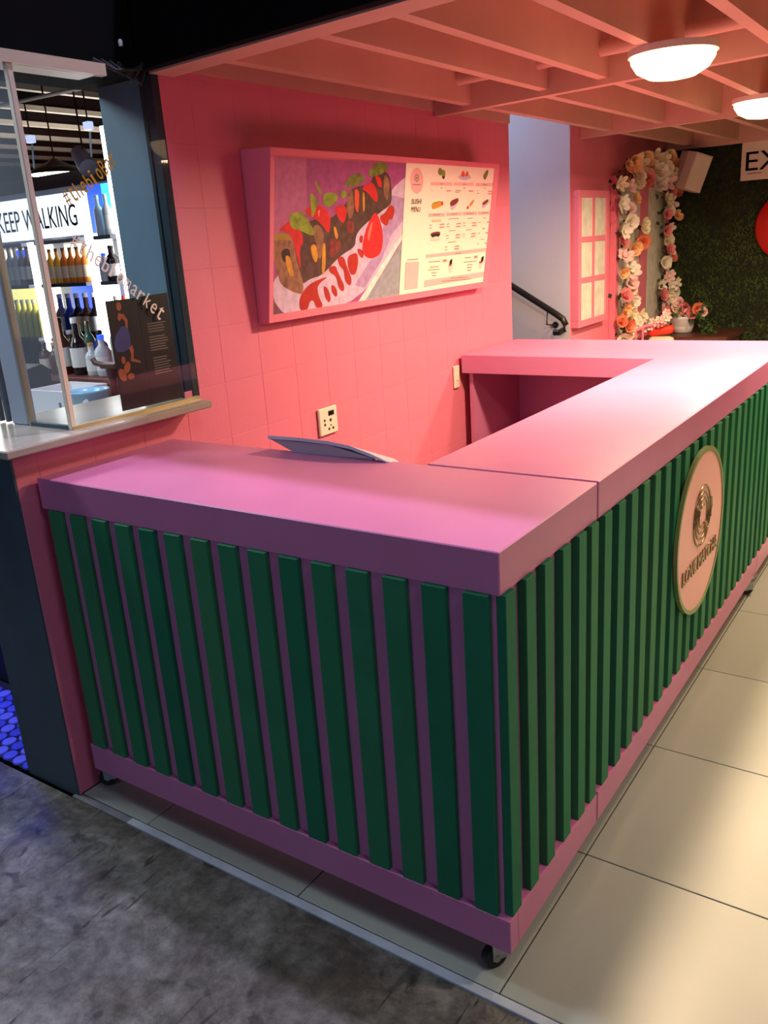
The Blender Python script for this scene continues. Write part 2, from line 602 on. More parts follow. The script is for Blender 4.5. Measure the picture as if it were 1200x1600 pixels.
def arc_word(word, p0, p1, sag, h, m, name):
    """letters set one by one along a shallow arc on the glass; p are (y, z)"""
    mb = MB()
    n = len(word)
    a, b = Vector((p0[0], p0[1])), Vector((p1[0], p1[1]))
    chord = b - a
    per = Vector((-chord.y, chord.x)).normalized()
    for i, ch in enumerate(word):
        t = (i + 0.1) / n
        t2 = (i + 0.9) / n
        q0 = a + chord * t + per * (sag * 4 * t * (1 - t))
        q1 = a + chord * t2 + per * (sag * 4 * t2 * (1 - t2))
        dr = q1 - q0
        hh = h * (1.25 if ch in 'thkbBi#' else 0.95)
        right = Vector((0, dr.x, dr.y)).normalized()
        up = Vector((0, -dr.y, dr.x)).normalized()
        put_text(mb, ch, (-1.4995, q0.x, q0.y), right, up, w=dr.length * (0.45 if ch in 'i' else 0.92), h=hh, depth=0.0012)
    return mb.build(name, m, wn)


M['vinylw'] = mat('white_vinyl', (238, 230, 214), 0.5, 0.03, 20)
M['vinyly'] = mat('yellow_vinyl', (206, 158, 40), 0.5, 0.05, 20)
arc_word('#thebiomarket', (0.245, 1.700), (0.548, 1.452), 0.010, 0.036, M['vinylw'], 'lettering')
arc_word('#thebioBar', (0.268, 1.806), (0.475, 1.935), -0.006, 0.036, M['vinyly'], 'lettering')

# ------------------------------------------------------------------ canopy ceiling of joists
ce = struct('ceiling')
XR = 3.3
MB().box(WX - 0.27, XR, 0.70, 6.2, 2.435, 2.50).build('panel', M['salmon'], ce)


def beam_y(k, x):
    y0, sl = [(0.66, -0.068), (2.385, -0.13), (4.19, -0.10), (6.02, -0.02)][k]
    return y0 + sl * (x + 1.43)


BW = [0.10, 0.05, 0.05, 0.06]
for k in range(4):
    b0, b1 = WX + 0.006, XR
    pts = [(b0, beam_y(k, b0)), (b1, beam_y(k, b1)), (b1, beam_y(k, b1) + BW[k]), (b0, beam_y(k, b0) + BW[k])]
    MB().prism(pts, 2.20, 2.435, 'z').build('crossbeam', M['salmon'], ce)
for bay in range(3):
    for i in range(14):
        x = -1.355 + 0.335 * i + (0.06 if (bay == 0 and i == 1) else 0)
        ya = beam_y(bay, x) + BW[bay]
        yb = beam_y(bay + 1, x)
        mb = MB().box(x, x + 0.045, ya, yb, 2.222, 2.435)
        mb.build('joist', M['salmon'], ce)
for yy, z in ((2.20, 2.315),):
    p = MB().cyl((WX + 0.12, yy + 0.06, z), (XR, yy - 0.30, z), 0.028, 12)
    p.build('pipe', M['salmon'], ce)
MB().cyl((WX + 0.10, 2.262, 2.315), (WX + 0.125, 2.259, 2.315), 0.033, 12).build('pipe_coupling', M['black'], ce)
# black front of the floor above
fa = MB().prism([(-1.53, 0.625), (XR, 0.625 - 0.068 * (XR + 1.53)), (XR, 0.66 - 0.068 * (XR + 1.53)), (-1.53, 0.66)], 2.205, 2.62, 'z')
fa = fa.build('wall_front', M['black'])
tag(fa, kind='structure')

# ------------------------------------------------------------------ stairwell wall, far pink wall, turf wall
sw = MB().box(-4.2, WX, 4.05, 4.30, 0.0, 3.2).build('wall_stair', M['stairwall'])
tag(sw, kind='structure')
sp = MB().box(-4.2, -1.80, 3.10, 3.19, 0.0, 3.25).build('wall_stair', M['stairwall'])  # added unseen partition, keeps the stairwell light out of the bar
tag(sp, kind='structure')
wf = MB().box(-1.80, WX + 0.004, 4.052, 6.10, 0.0, 2.285).build('wall_far', M['pink'])
tag(wf, kind='structure')
wt = MB().box(-1.83, WX + 0.004, 4.0515, 6.1, 2.285, 2.44).build('trim_7', M['salmon'])
tag(wt, kind='structure')
wb = MB().box(-1.80, XR, 6.10, 6.2, 0.0, 2.6).build('wall_back', M['turf'])
tag(wb, kind='structure')
mb = MB()
r2 = random.Random(3)
for i in range(15000):
    x = WX + r2.random() * 1.9
    z = 0.35 + r2.random() * 1.95
    a = r2.uniform(-1.4, 1.4)
    l = r2.uniform(0.02, 0.045)
    dx, dz = math.sin(a) * l, -abs(math.cos(a)) * l * 0.8
    out = r2.uniform(0.006, 0.028)
    wv = 0.004
    mb.add([(x - wv, 6.1, z), (x + wv, 6.1, z + 0.002), (x + dx, 6.1 - out, z + dz)], [(0, 1, 2)])
tu = mb.build('artificial_turf', M['blade'])
tag(tu, 'dark green artificial turf covering the whole back wall', 'turf', kind='stuff')

# ------------------------------------------------------------------ counters
TOPZ, APZ, P0, P1 = 1.0625, 0.968, 0.09, 0.182
W, DEP = -1.510, 0.5357
CASTER = {}


def caster(root, x, y, ang=0.0):
    """swivel caster, wheel on the floor"""
    if 'c' not in CASTER:
        c = MB()
        c.box(-0.024, 0.024, -0.024, 0.024, 0.094, 0.100)
        c.lathe([(0.014, 0.074), (0.014, 0.094)], seg=12)
        c.box(-0.016, -0.012, -0.008, 0.032, 0.026, 0.074)
        c.box(0.012, 0.016, -0.008, 0.032, 0.026, 0.074)
        c.box(-0.016, 0.016, -0.008, 0.028, 0.070, 0.076)
        o = c.build('caster', M['zinc'])
        w = MB().cyl((-0.0105, 0.020, 0.030), (0.0105, 0.020, 0.030), 0.030, 20).build('wheel', M['rubber'])
        w.parent = o
        h = MB().cyl((-0.017, 0.020, 0.030), (0.017, 0.020, 0.030), 0.009, 10).build('axle', M['zinc'])
        h.parent = o
        CASTER['c'] = o
        c0 = o
        o.parent = root
    else:
        c0 = copy_tree(CASTER['c'], root)
    c0.location = (x - root.location.x, y - root.location.y, 0.0005)
    c0.rotation_euler = (0, 0, ang)
    return c0


def battens(root, axis, starts, width, z0, z1, dirn):
    for k, s in enumerate(starts):
        d0, d1 = 0.001, (0.016 if axis == 'x' else 0.022)
        mb = MB()
        if axis == 'x':
            mb.box(s, s + width, d0, d1, z0, z1, ch=0.0012)
        else:
            mb.box(-d1, -d0, s, s + width, z0, z1, ch=0.0012)
        mb.build('batten', M['greens'][rnd.choice([0, 0, 1, 2, 0, 3])], root)


def plinth_rail(root, pts, name='plinth'):
    MB().box(*pts, ch=0.0015).build(name, M['counter'], root)


# front counter (nearest)
r = thing('counter', (-0.76, 0.27, 0), 'short slatted counter nearest the viewer, joining the low tiled wall', 'counter')
MB().box(W, -0.010, 0.010, DEP, APZ, TOPZ, ch=0.0025).build('countertop', M['counter'], r)
MB().box(-1.484, -0.022, 0.016, 0.033, P1 - 0.02, APZ).build('front_panel', M['counter'], r)
MB().box(-0.038, -0.022, 0.033, 0.528, P1 - 0.02, APZ).build('side_panel', M['counter'], r)
MB().box(-1.500, -1.484, 0.036, 0.528, P0, APZ).build('side_panel', M['counter'], r)
MB().box(-1.48, -0.055, 0.055, 0.525, P1 - 0.03, P1 - 0.012).build('bottom_board', M['counter'], r)
plinth_rail(r, (-1.485, 0.0, 0.0, 0.040, P0, P1))
plinth_rail(r, (-0.040, 0.0, 0.0405, 0.531, P0, P1))
battens(r, 'x', [-1.471 + 0.0986 * k for k in range(15)], 0.058, P1 - 0.002, APZ, 1)
battens(r, 'y', [0.0175, 0.112, 0.206, 0.305, 0.401, 0.480], 0.0455, P1 - 0.002, APZ, 1)
for x, y, a in ((-0.052, 0.052, 2.6), (-1.475, 0.06, 2.2), (-0.06, 0.475, 0.5), (-1.44, 0.47, 1.0)):
    caster(r, x, y, a)

# long side counter
r = thing('counter', (-0.25, 1.54, 0), 'long slatted counter bearing the round pink emblem, beside the floor tiles', 'counter')
MB().box(-0.496, -0.008, DEP + 0.003, 2.537, APZ, TOPZ + 0.002, ch=0.0025).build('countertop', M['counter'], r)
MB().box(-0.038, -0.022, DEP + 0.004, 2.53, P1 - 0.02, APZ).build('front_panel', M['counter'], r)
MB().box(-0.470, -0.052, DEP + 0.004, DEP + 0.02, P1 - 0.02, APZ).build('side_panel', M['counter'], r)
MB().box(-0.470, -0.052, 2.514, 2.53, P1 - 0.02, APZ).build('side_panel', M['counter'], r)
MB().box(-0.47, -0.055, DEP + 0.022, 2.512, P1 - 0.03, P1 - 0.012).build('bottom_board', M['counter'], r)
plinth_rail(r, (-0.040, 0.0, DEP + 0.003, 2.535, P0, P1))
battens(r, 'y', [0.57 + 0.1008 * k for k in range(20)], 0.050, P1 - 0.002, APZ, 1)
for x, y, a in ((-0.06, DEP + 0.07, 0.3), (-0.012, 2.50, 2.0), (-0.43, 0.62, 0.4), (-0.43, 2.45, 1.2)):
    caster(r, x, y, a)
# round emblem on the long counter
ec = (1.462, 0.645)
sg = empty('emblem', (0, 0, 0))
sg.parent = r
sg.location = Vector((0.0, *ec)) - r.location
NS = 64
disc = [(ec[0] + 0.278 * math.cos(2 * math.pi * k / NS), ec[1] + 0.278 * math.sin(2 * math.pi * k / NS)) for k in range(NS)]
MB().prism(disc, 0.002, 0.011, 'x').build('disc', M['signpink'], sg)
mb = MB()
ri, ro = 0.276, 0.290
vs_, fs = [], []
for k in range(NS):
    a = 2 * math.pi * k / NS
    for rr, xx in ((ri, 0.001), (ro, 0.001), (ro, 0.014), (ri, 0.014)):
        vs_.append((xx, ec[0] + rr * math.cos(a), ec[1] + rr * math.sin(a)))
for k in range(NS):
    k2 = (k + 1) % NS
    for q in range(4):
        fs.append((k * 4 + q, k2 * 4 + q, k2 * 4 + (q + 1) % 4, k * 4 + (q + 1) % 4))
mb.add(vs_, fs, 0, False)
mb.build('rim', M['rim'], sg)
# metal rings with a handle on the right, and the name under them
mb = MB()
lc = (ec[0] - 0.002, ec[1] + 0.055)
for R_, t_ in ((0.104, 0.0036), (0.082, 0.0034), (0.062, 0.0034)):
    mb.tube([(0.0125, lc[0] + R_ * math.cos(a), lc[1] + R_ * math.sin(a)) for a in [2 * math.pi * k / 40 for k in range(41)]], t_, 6)
mb.tube([(0.0125, lc[0] + 0.072, lc[1] + 0.036), (0.0125, lc[0] + 0.112, lc[1] + 0.034), (0.0125, lc[0] + 0.122, lc[1] + 0.0),
         (0.0125, lc[0] + 0.112, lc[1] - 0.034), (0.0125, lc[0] + 0.072, lc[1] - 0.036)], 0.0036, 6)
mb.tube([(0.0125, lc[0] + 0.040 * math.cos(a), lc[1] + 0.040 * math.sin(a)) for a in [0.9 + 4.5 * k / 24 for k in range(25)]], 0.0032, 6)
mb.build('logo', M['gold'], sg)
mb = MB()
put_text(mb, 'LOVE', (0.011, ec[0] - 0.216, ec[1] - 0.130), (0, 1, 0), (0, 0, 1), w=0.160, h=0.052, depth=0.005)
put_text(mb, 'MATCHA', (0.011, ec[0] - 0.036, ec[1] - 0.130), (0, 1, 0), (0, 0, 1), w=0.254, h=0.052, depth=0.005)
mb.build('lettering', M['gold'], sg)

# back counter, across the rear
r = thing('counter', (-0.76, 2.87, 0), 'rear pink counter closing the U, open underneath, by the handrail', 'counter')
MB().box(W, -0.008, 2.540, 3.194, APZ, TOPZ + 0.001, ch=0.0025).build('countertop', M['counter'], r)
MB().box(-1.484, -1.462, 2.575, 3.16, P0, APZ).build('side_panel', M['counter'], r)
MB().box(-1.462, -0.052, 3.13, 3.15, P0, APZ).build('rear_panel', M['counter'], r)
MB().box(-0.038, -0.022, 2.545, 3.16, P0, APZ).build('side_panel', M['counter'], r)
MB().box(-1.462, -0.52, 2.60, 3.13, 0.42, 0.44).build('shelf', M['counter'], r)
MB().box(-1.462, -0.052, 2.60, 3.13, P1 - 0.03, P1 - 0.01).build('bottom_board', M['counter'], r)
plinth_rail(r, (-0.040, 0.0, 2.540, 3.16, P0, P1))
battens(r, 'y', [2.588 + 0.1008 * k for k in range(6)], 0.050, P1 - 0.002, APZ, 1)
for x, y, a in ((-0.07, 3.08, 0.6), (-1.43, 2.66, 1.0), (-1.43, 3.08, 0.2)):
    caster(r, x, y, a)

# ------------------------------------------------------------------ menu board
mbd = thing('menu_board', (-1.5, 1.916, 1.392), 'large pink framed sushi menu board leaning out from the tiled wall', 'menu board')
BO = Vector((-1.481, 1.044, 1.3925))
BU = Vector((0, 1, 0))
BV = Vector((0.090, 0, 0.5985)).normalized()
BN = BU.cross(BV).normalized()
BWID, BHGT = 1.745, 0.605


def bp(u, v, n=0.0):
    return BO + BU * u + BV * v + BN * n


def bslab(mb, poly, n0, n1, mi=0):
    k = len(poly)
    vs_ = [bp(u, v, n0) for u, v in poly] + [bp(u, v, n1) for u, v in poly]
    fs = [tuple(range(k))[::-1], tuple(range(k, 2 * k))] + [(i, (i + 1) % k, k + (i + 1) % k, k + i) for i in range(k)]
    mb.add(vs_, fs, mi)


# wedge-shaped box
mb = MB()
T = [(WX + 0.002, 1.3925), (-1.484, 1.3925 - 0.002), (-1.394, 1.991), (WX + 0.002, 1.996)]
mb.prism([(x, z) for x, z in T], 1.046, 1.044 + BWID - 0.002, 'y')
mb.build('case', M['pink'], mbd)
mb = MB()
fw = 0.028
for poly in ([(0, 0), (BWID, 0), (BWID, fw), (0, fw)], [(0, BHGT - fw + 0.006), (BWID, BHGT - fw + 0.006), (BWID, BHGT), (0, BHGT)],
             [(0, fw), (fw - 0.006, fw), (fw - 0.006, BHGT - fw + 0.006), (0, BHGT - fw + 0.006)],
             [(BWID - fw - 0.02, fw), (BWID, fw), (BWID, BHGT - fw + 0.006), (BWID - fw - 0.02, BHGT - fw + 0.006)]):
    bslab(mb, poly, -0.004, 0.006)
mb.build('frame', M['pink'], mbd)
PC = dict(mauve=(168, 82, 140), mauvel=(186, 108, 152), lilac=(208, 186, 214), lilacd=(176, 146, 190), white=(232, 226, 220), grey=(150, 156, 166),
          umber=(120, 84, 100), brown=(84, 62, 52), tan=(146, 106, 78), olive=(164, 134, 58), black=(40, 38, 32), mango=(208, 152, 48),
          red=(212, 44, 44), coral=(222, 92, 52), wine=(130, 56, 48), leaf=(138, 158, 50), leafd=(122, 132, 56), sauce=(178, 46, 28), gloss=(240, 130, 110),
          cream=(250, 240, 218), mpink=(246, 186, 184), mpinkl=(246, 214, 200), mgrey=(150, 140, 120), mred=(222, 140, 132), mtan=(236, 206, 164))


def smooth_poly(poly, it=2):
    for _ in range(it):
        q = []
        for i in range(len(poly)):
            a, b = poly[i], poly[(i + 1) % len(poly)]
            q += [(a[0] * 0.78 + b[0] * 0.22, a[1] * 0.78 + b[1] * 0.22), (a[0] * 0.22 + b[0] * 0.78, a[1] * 0.22 + b[1] * 0.78)]
        poly = q
    return poly


STRAIGHT = ('mauve', 'mauvel', 'lilacd', 'white', 'grey', 'umber', 'cream', 'mpink', 'mgrey', 'mred', 'mtan')


def print_part(name, data, base=0.0008):
    keys, mats = [], []
    mb = MB()
    for i, (k, poly) in enumerate(data):
        if k not in keys:
            keys.append(k)
            mats.append(mat('print_' + name + '_' + k, PC[k], 0.42, (0.40 if k in ('brown', 'tan', 'leaf', 'leafd', 'wine') else 0.16) if name == 'photo_print' else 0.02, 34))
        n1 = base + 0.00003 * i
        if k not in STRAIGHT:
            poly = smooth_poly(poly)
        mb.add([bp(u, v, n1) for u, v in poly], [tuple(range(len(poly)))], keys.index(k))
    return mb.build(name, mats, mbd)


PHOTO = [["mauve",[[0.018,0.574],[0.923,0.579],[0.973,0.028],[0.028,0.026]]],["mauvel",[[0.018,0.574],[0.2,0.575],[0.219,0.385],[0.119,0.358],[0.022,0.301]]],["lilac",[[0.026,0.174],[0.25,0.209],[0.542,0.299],[0.77,0.465],[0.817,0.497],[0.931,0.547],[0.936,0.4],[0.879,0.272],[0.573,0.025],[0.208,0.017],[0.088,0.023],[0.027,0.077]]],["lilacd",[[0.771,0.454],[0.932,0.433],[0.928,0.378],[0.799,0.292],[0.728,0.184],[0.617,0.08],[0.539,0.097],[0.702,0.24]]],["white",[[0.573,0.027],[0.845,0.262],[0.913,0.319],[0.908,0.288],[0.622,0.024]]],["grey",[[0.622,0.024],[0.881,0.255],[0.922,0.027]]],["umber",[[0.027,0.082],[0.088,0.024],[0.028,0.024]]],["brown",[[0.135,0.311],[0.243,0.366],[0.36,0.359],[0.469,0.423],[0.475,0.467],[0.528,0.483],[0.62,0.494],[0.644,0.54],[0.761,0.543],[0.79,0.422],[0.746,0.401],[0.595,0.34],[0.533,0.299],[0.536,0.252],[0.429,0.22],[0.319,0.152],[0.244,0.144],[0.188,0.123],[0.161,0.214]]],["tan",[[0.022,0.301],[0.045,0.318],[0.089,0.322],[0.128,0.302],[0.144,0.263],[0.161,0.214],[0.186,0.163],[0.204,0.122],[0.201,0.087],[0.141,0.102],[0.07,0.132],[0.047,0.182],[0.025,0.24]]],["olive",[[0.022,0.301],[0.037,0.316],[0.082,0.321],[0.12,0.307],[0.132,0.288],[0.075,0.297],[0.027,0.291]]],["black",[[0.072,0.257],[0.098,0.265],[0.121,0.255],[0.118,0.216],[0.084,0.213],[0.07,0.238]]],["mango",[[0.091,0.239],[0.118,0.236],[0.138,0.186],[0.143,0.161],[0.123,0.16],[0.103,0.193]]],["tan",[[0.245,0.337],[0.285,0.346],[0.32,0.316],[0.323,0.256],[0.3,0.207],[0.281,0.258]]],["tan",[[0.466,0.467],[0.501,0.473],[0.516,0.392],[0.492,0.352],[0.462,0.393]]],["tan",[[0.712,0.542],[0.765,0.507],[0.754,0.422],[0.721,0.454]]],["red",[[0.052,0.327],[0.078,0.345],[0.119,0.363],[0.181,0.329],[0.199,0.28],[0.175,0.262],[0.186,0.173],[0.161,0.234],[0.135,0.297],[0.097,0.324]]],["red",[[0.195,0.4],[0.258,0.413],[0.323,0.408],[0.364,0.364],[0.354,0.305],[0.319,0.335],[0.268,0.365],[0.227,0.376]]],["red",[[0.383,0.403],[0.425,0.415],[0.466,0.403],[0.464,0.362],[0.439,0.343],[0.402,0.373]]],["coral",[[0.51,0.478],[0.547,0.468],[0.545,0.377],[0.52,0.402]]],["red",[[0.556,0.473],[0.609,0.504],[0.658,0.49],[0.683,0.433],[0.665,0.422],[0.603,0.463]]],["red",[[0.645,0.53],[0.694,0.521],[0.708,0.48],[0.678,0.485]]],["wine",[[0.356,0.28],[0.424,0.292],[0.436,0.251],[0.385,0.212],[0.359,0.224]]],["wine",[[0.465,0.352],[0.51,0.357],[0.523,0.31],[0.478,0.301]]],["leaf",[[0.111,0.382],[0.148,0.391],[0.195,0.386],[0.228,0.357],[0.27,0.307],[0.246,0.303],[0.181,0.324],[0.119,0.335]]],["leaf",[[0.305,0.452],[0.354,0.461],[0.406,0.452],[0.39,0.423],[0.34,0.403],[0.315,0.418]]],["leaf",[[0.224,0.465],[0.273,0.437],[0.282,0.423],[0.244,0.361],[0.238,0.404]]],["leaf",[[0.254,0.498],[0.27,0.498],[0.305,0.452],[0.288,0.452]]],["leaf",[[0.414,0.462],[0.439,0.472],[0.467,0.452],[0.433,0.433]]],["leafd",[[0.438,0.492],[0.488,0.527],[0.542,0.533],[0.58,0.519],[0.563,0.498],[0.474,0.477]]],["leafd",[[0.597,0.539],[0.659,0.579],[0.717,0.58],[0.75,0.558],[0.693,0.531],[0.617,0.519]]],["mango",[[0.239,0.269],[0.272,0.273],[0.29,0.227],[0.275,0.198],[0.249,0.229]]],["mango",[[0.314,0.271],[0.334,0.275],[0.339,0.179],[0.324,0.149],[0.314,0.165]]],["mango",[[0.378,0.334],[0.396,0.334],[0.416,0.293],[0.399,0.283]]],["mango",[[0.566,0.463],[0.58,0.463],[0.59,0.402],[0.577,0.381]]],["sauce",[[0.189,0.088],[0.229,0.12],[0.286,0.136],[0.363,0.147],[0.287,0.116],[0.297,0.074],[0.334,0.029],[0.291,0.022],[0.268,0.061],[0.243,0.058],[0.232,0.025],[0.187,0.027],[0.178,0.059]]],["sauce",[[0.326,0.113],[0.357,0.1],[0.381,0.056],[0.369,0.039],[0.341,0.065]]],["sauce",[[0.378,0.114],[0.409,0.101],[0.425,0.068],[0.412,0.059],[0.384,0.082]]],["sauce",[[0.361,0.183],[0.404,0.185],[0.419,0.159],[0.468,0.102],[0.466,0.076],[0.433,0.089],[0.411,0.143],[0.362,0.162]]],["sauce",[[0.411,0.216],[0.456,0.219],[0.487,0.165],[0.518,0.125],[0.511,0.094],[0.472,0.118],[0.46,0.167],[0.432,0.179]]],["sauce",[[0.483,0.218],[0.547,0.231],[0.56,0.193],[0.545,0.14],[0.507,0.142],[0.486,0.181]]],["sauce",[[0.546,0.247],[0.595,0.234],[0.593,0.199],[0.558,0.22]]],["sauce",[[0.561,0.293],[0.584,0.298],[0.583,0.261],[0.561,0.272]]],["sauce",[[0.699,0.37],[0.738,0.38],[0.775,0.417],[0.813,0.401],[0.798,0.352],[0.771,0.358],[0.764,0.325],[0.712,0.343]]],["red",[[0.663,0.386],[0.689,0.37],[0.725,0.315],[0.735,0.261],[0.72,0.212],[0.646,0.196],[0.591,0.218],[0.583,0.256],[0.598,0.308],[0.632,0.36]]],["gloss",[[0.634,0.339],[0.652,0.349],[0.637,0.296],[0.626,0.265],[0.616,0.297]]],["gloss",[[0.275,0.394],[0.295,0.399],[0.284,0.365]]]]
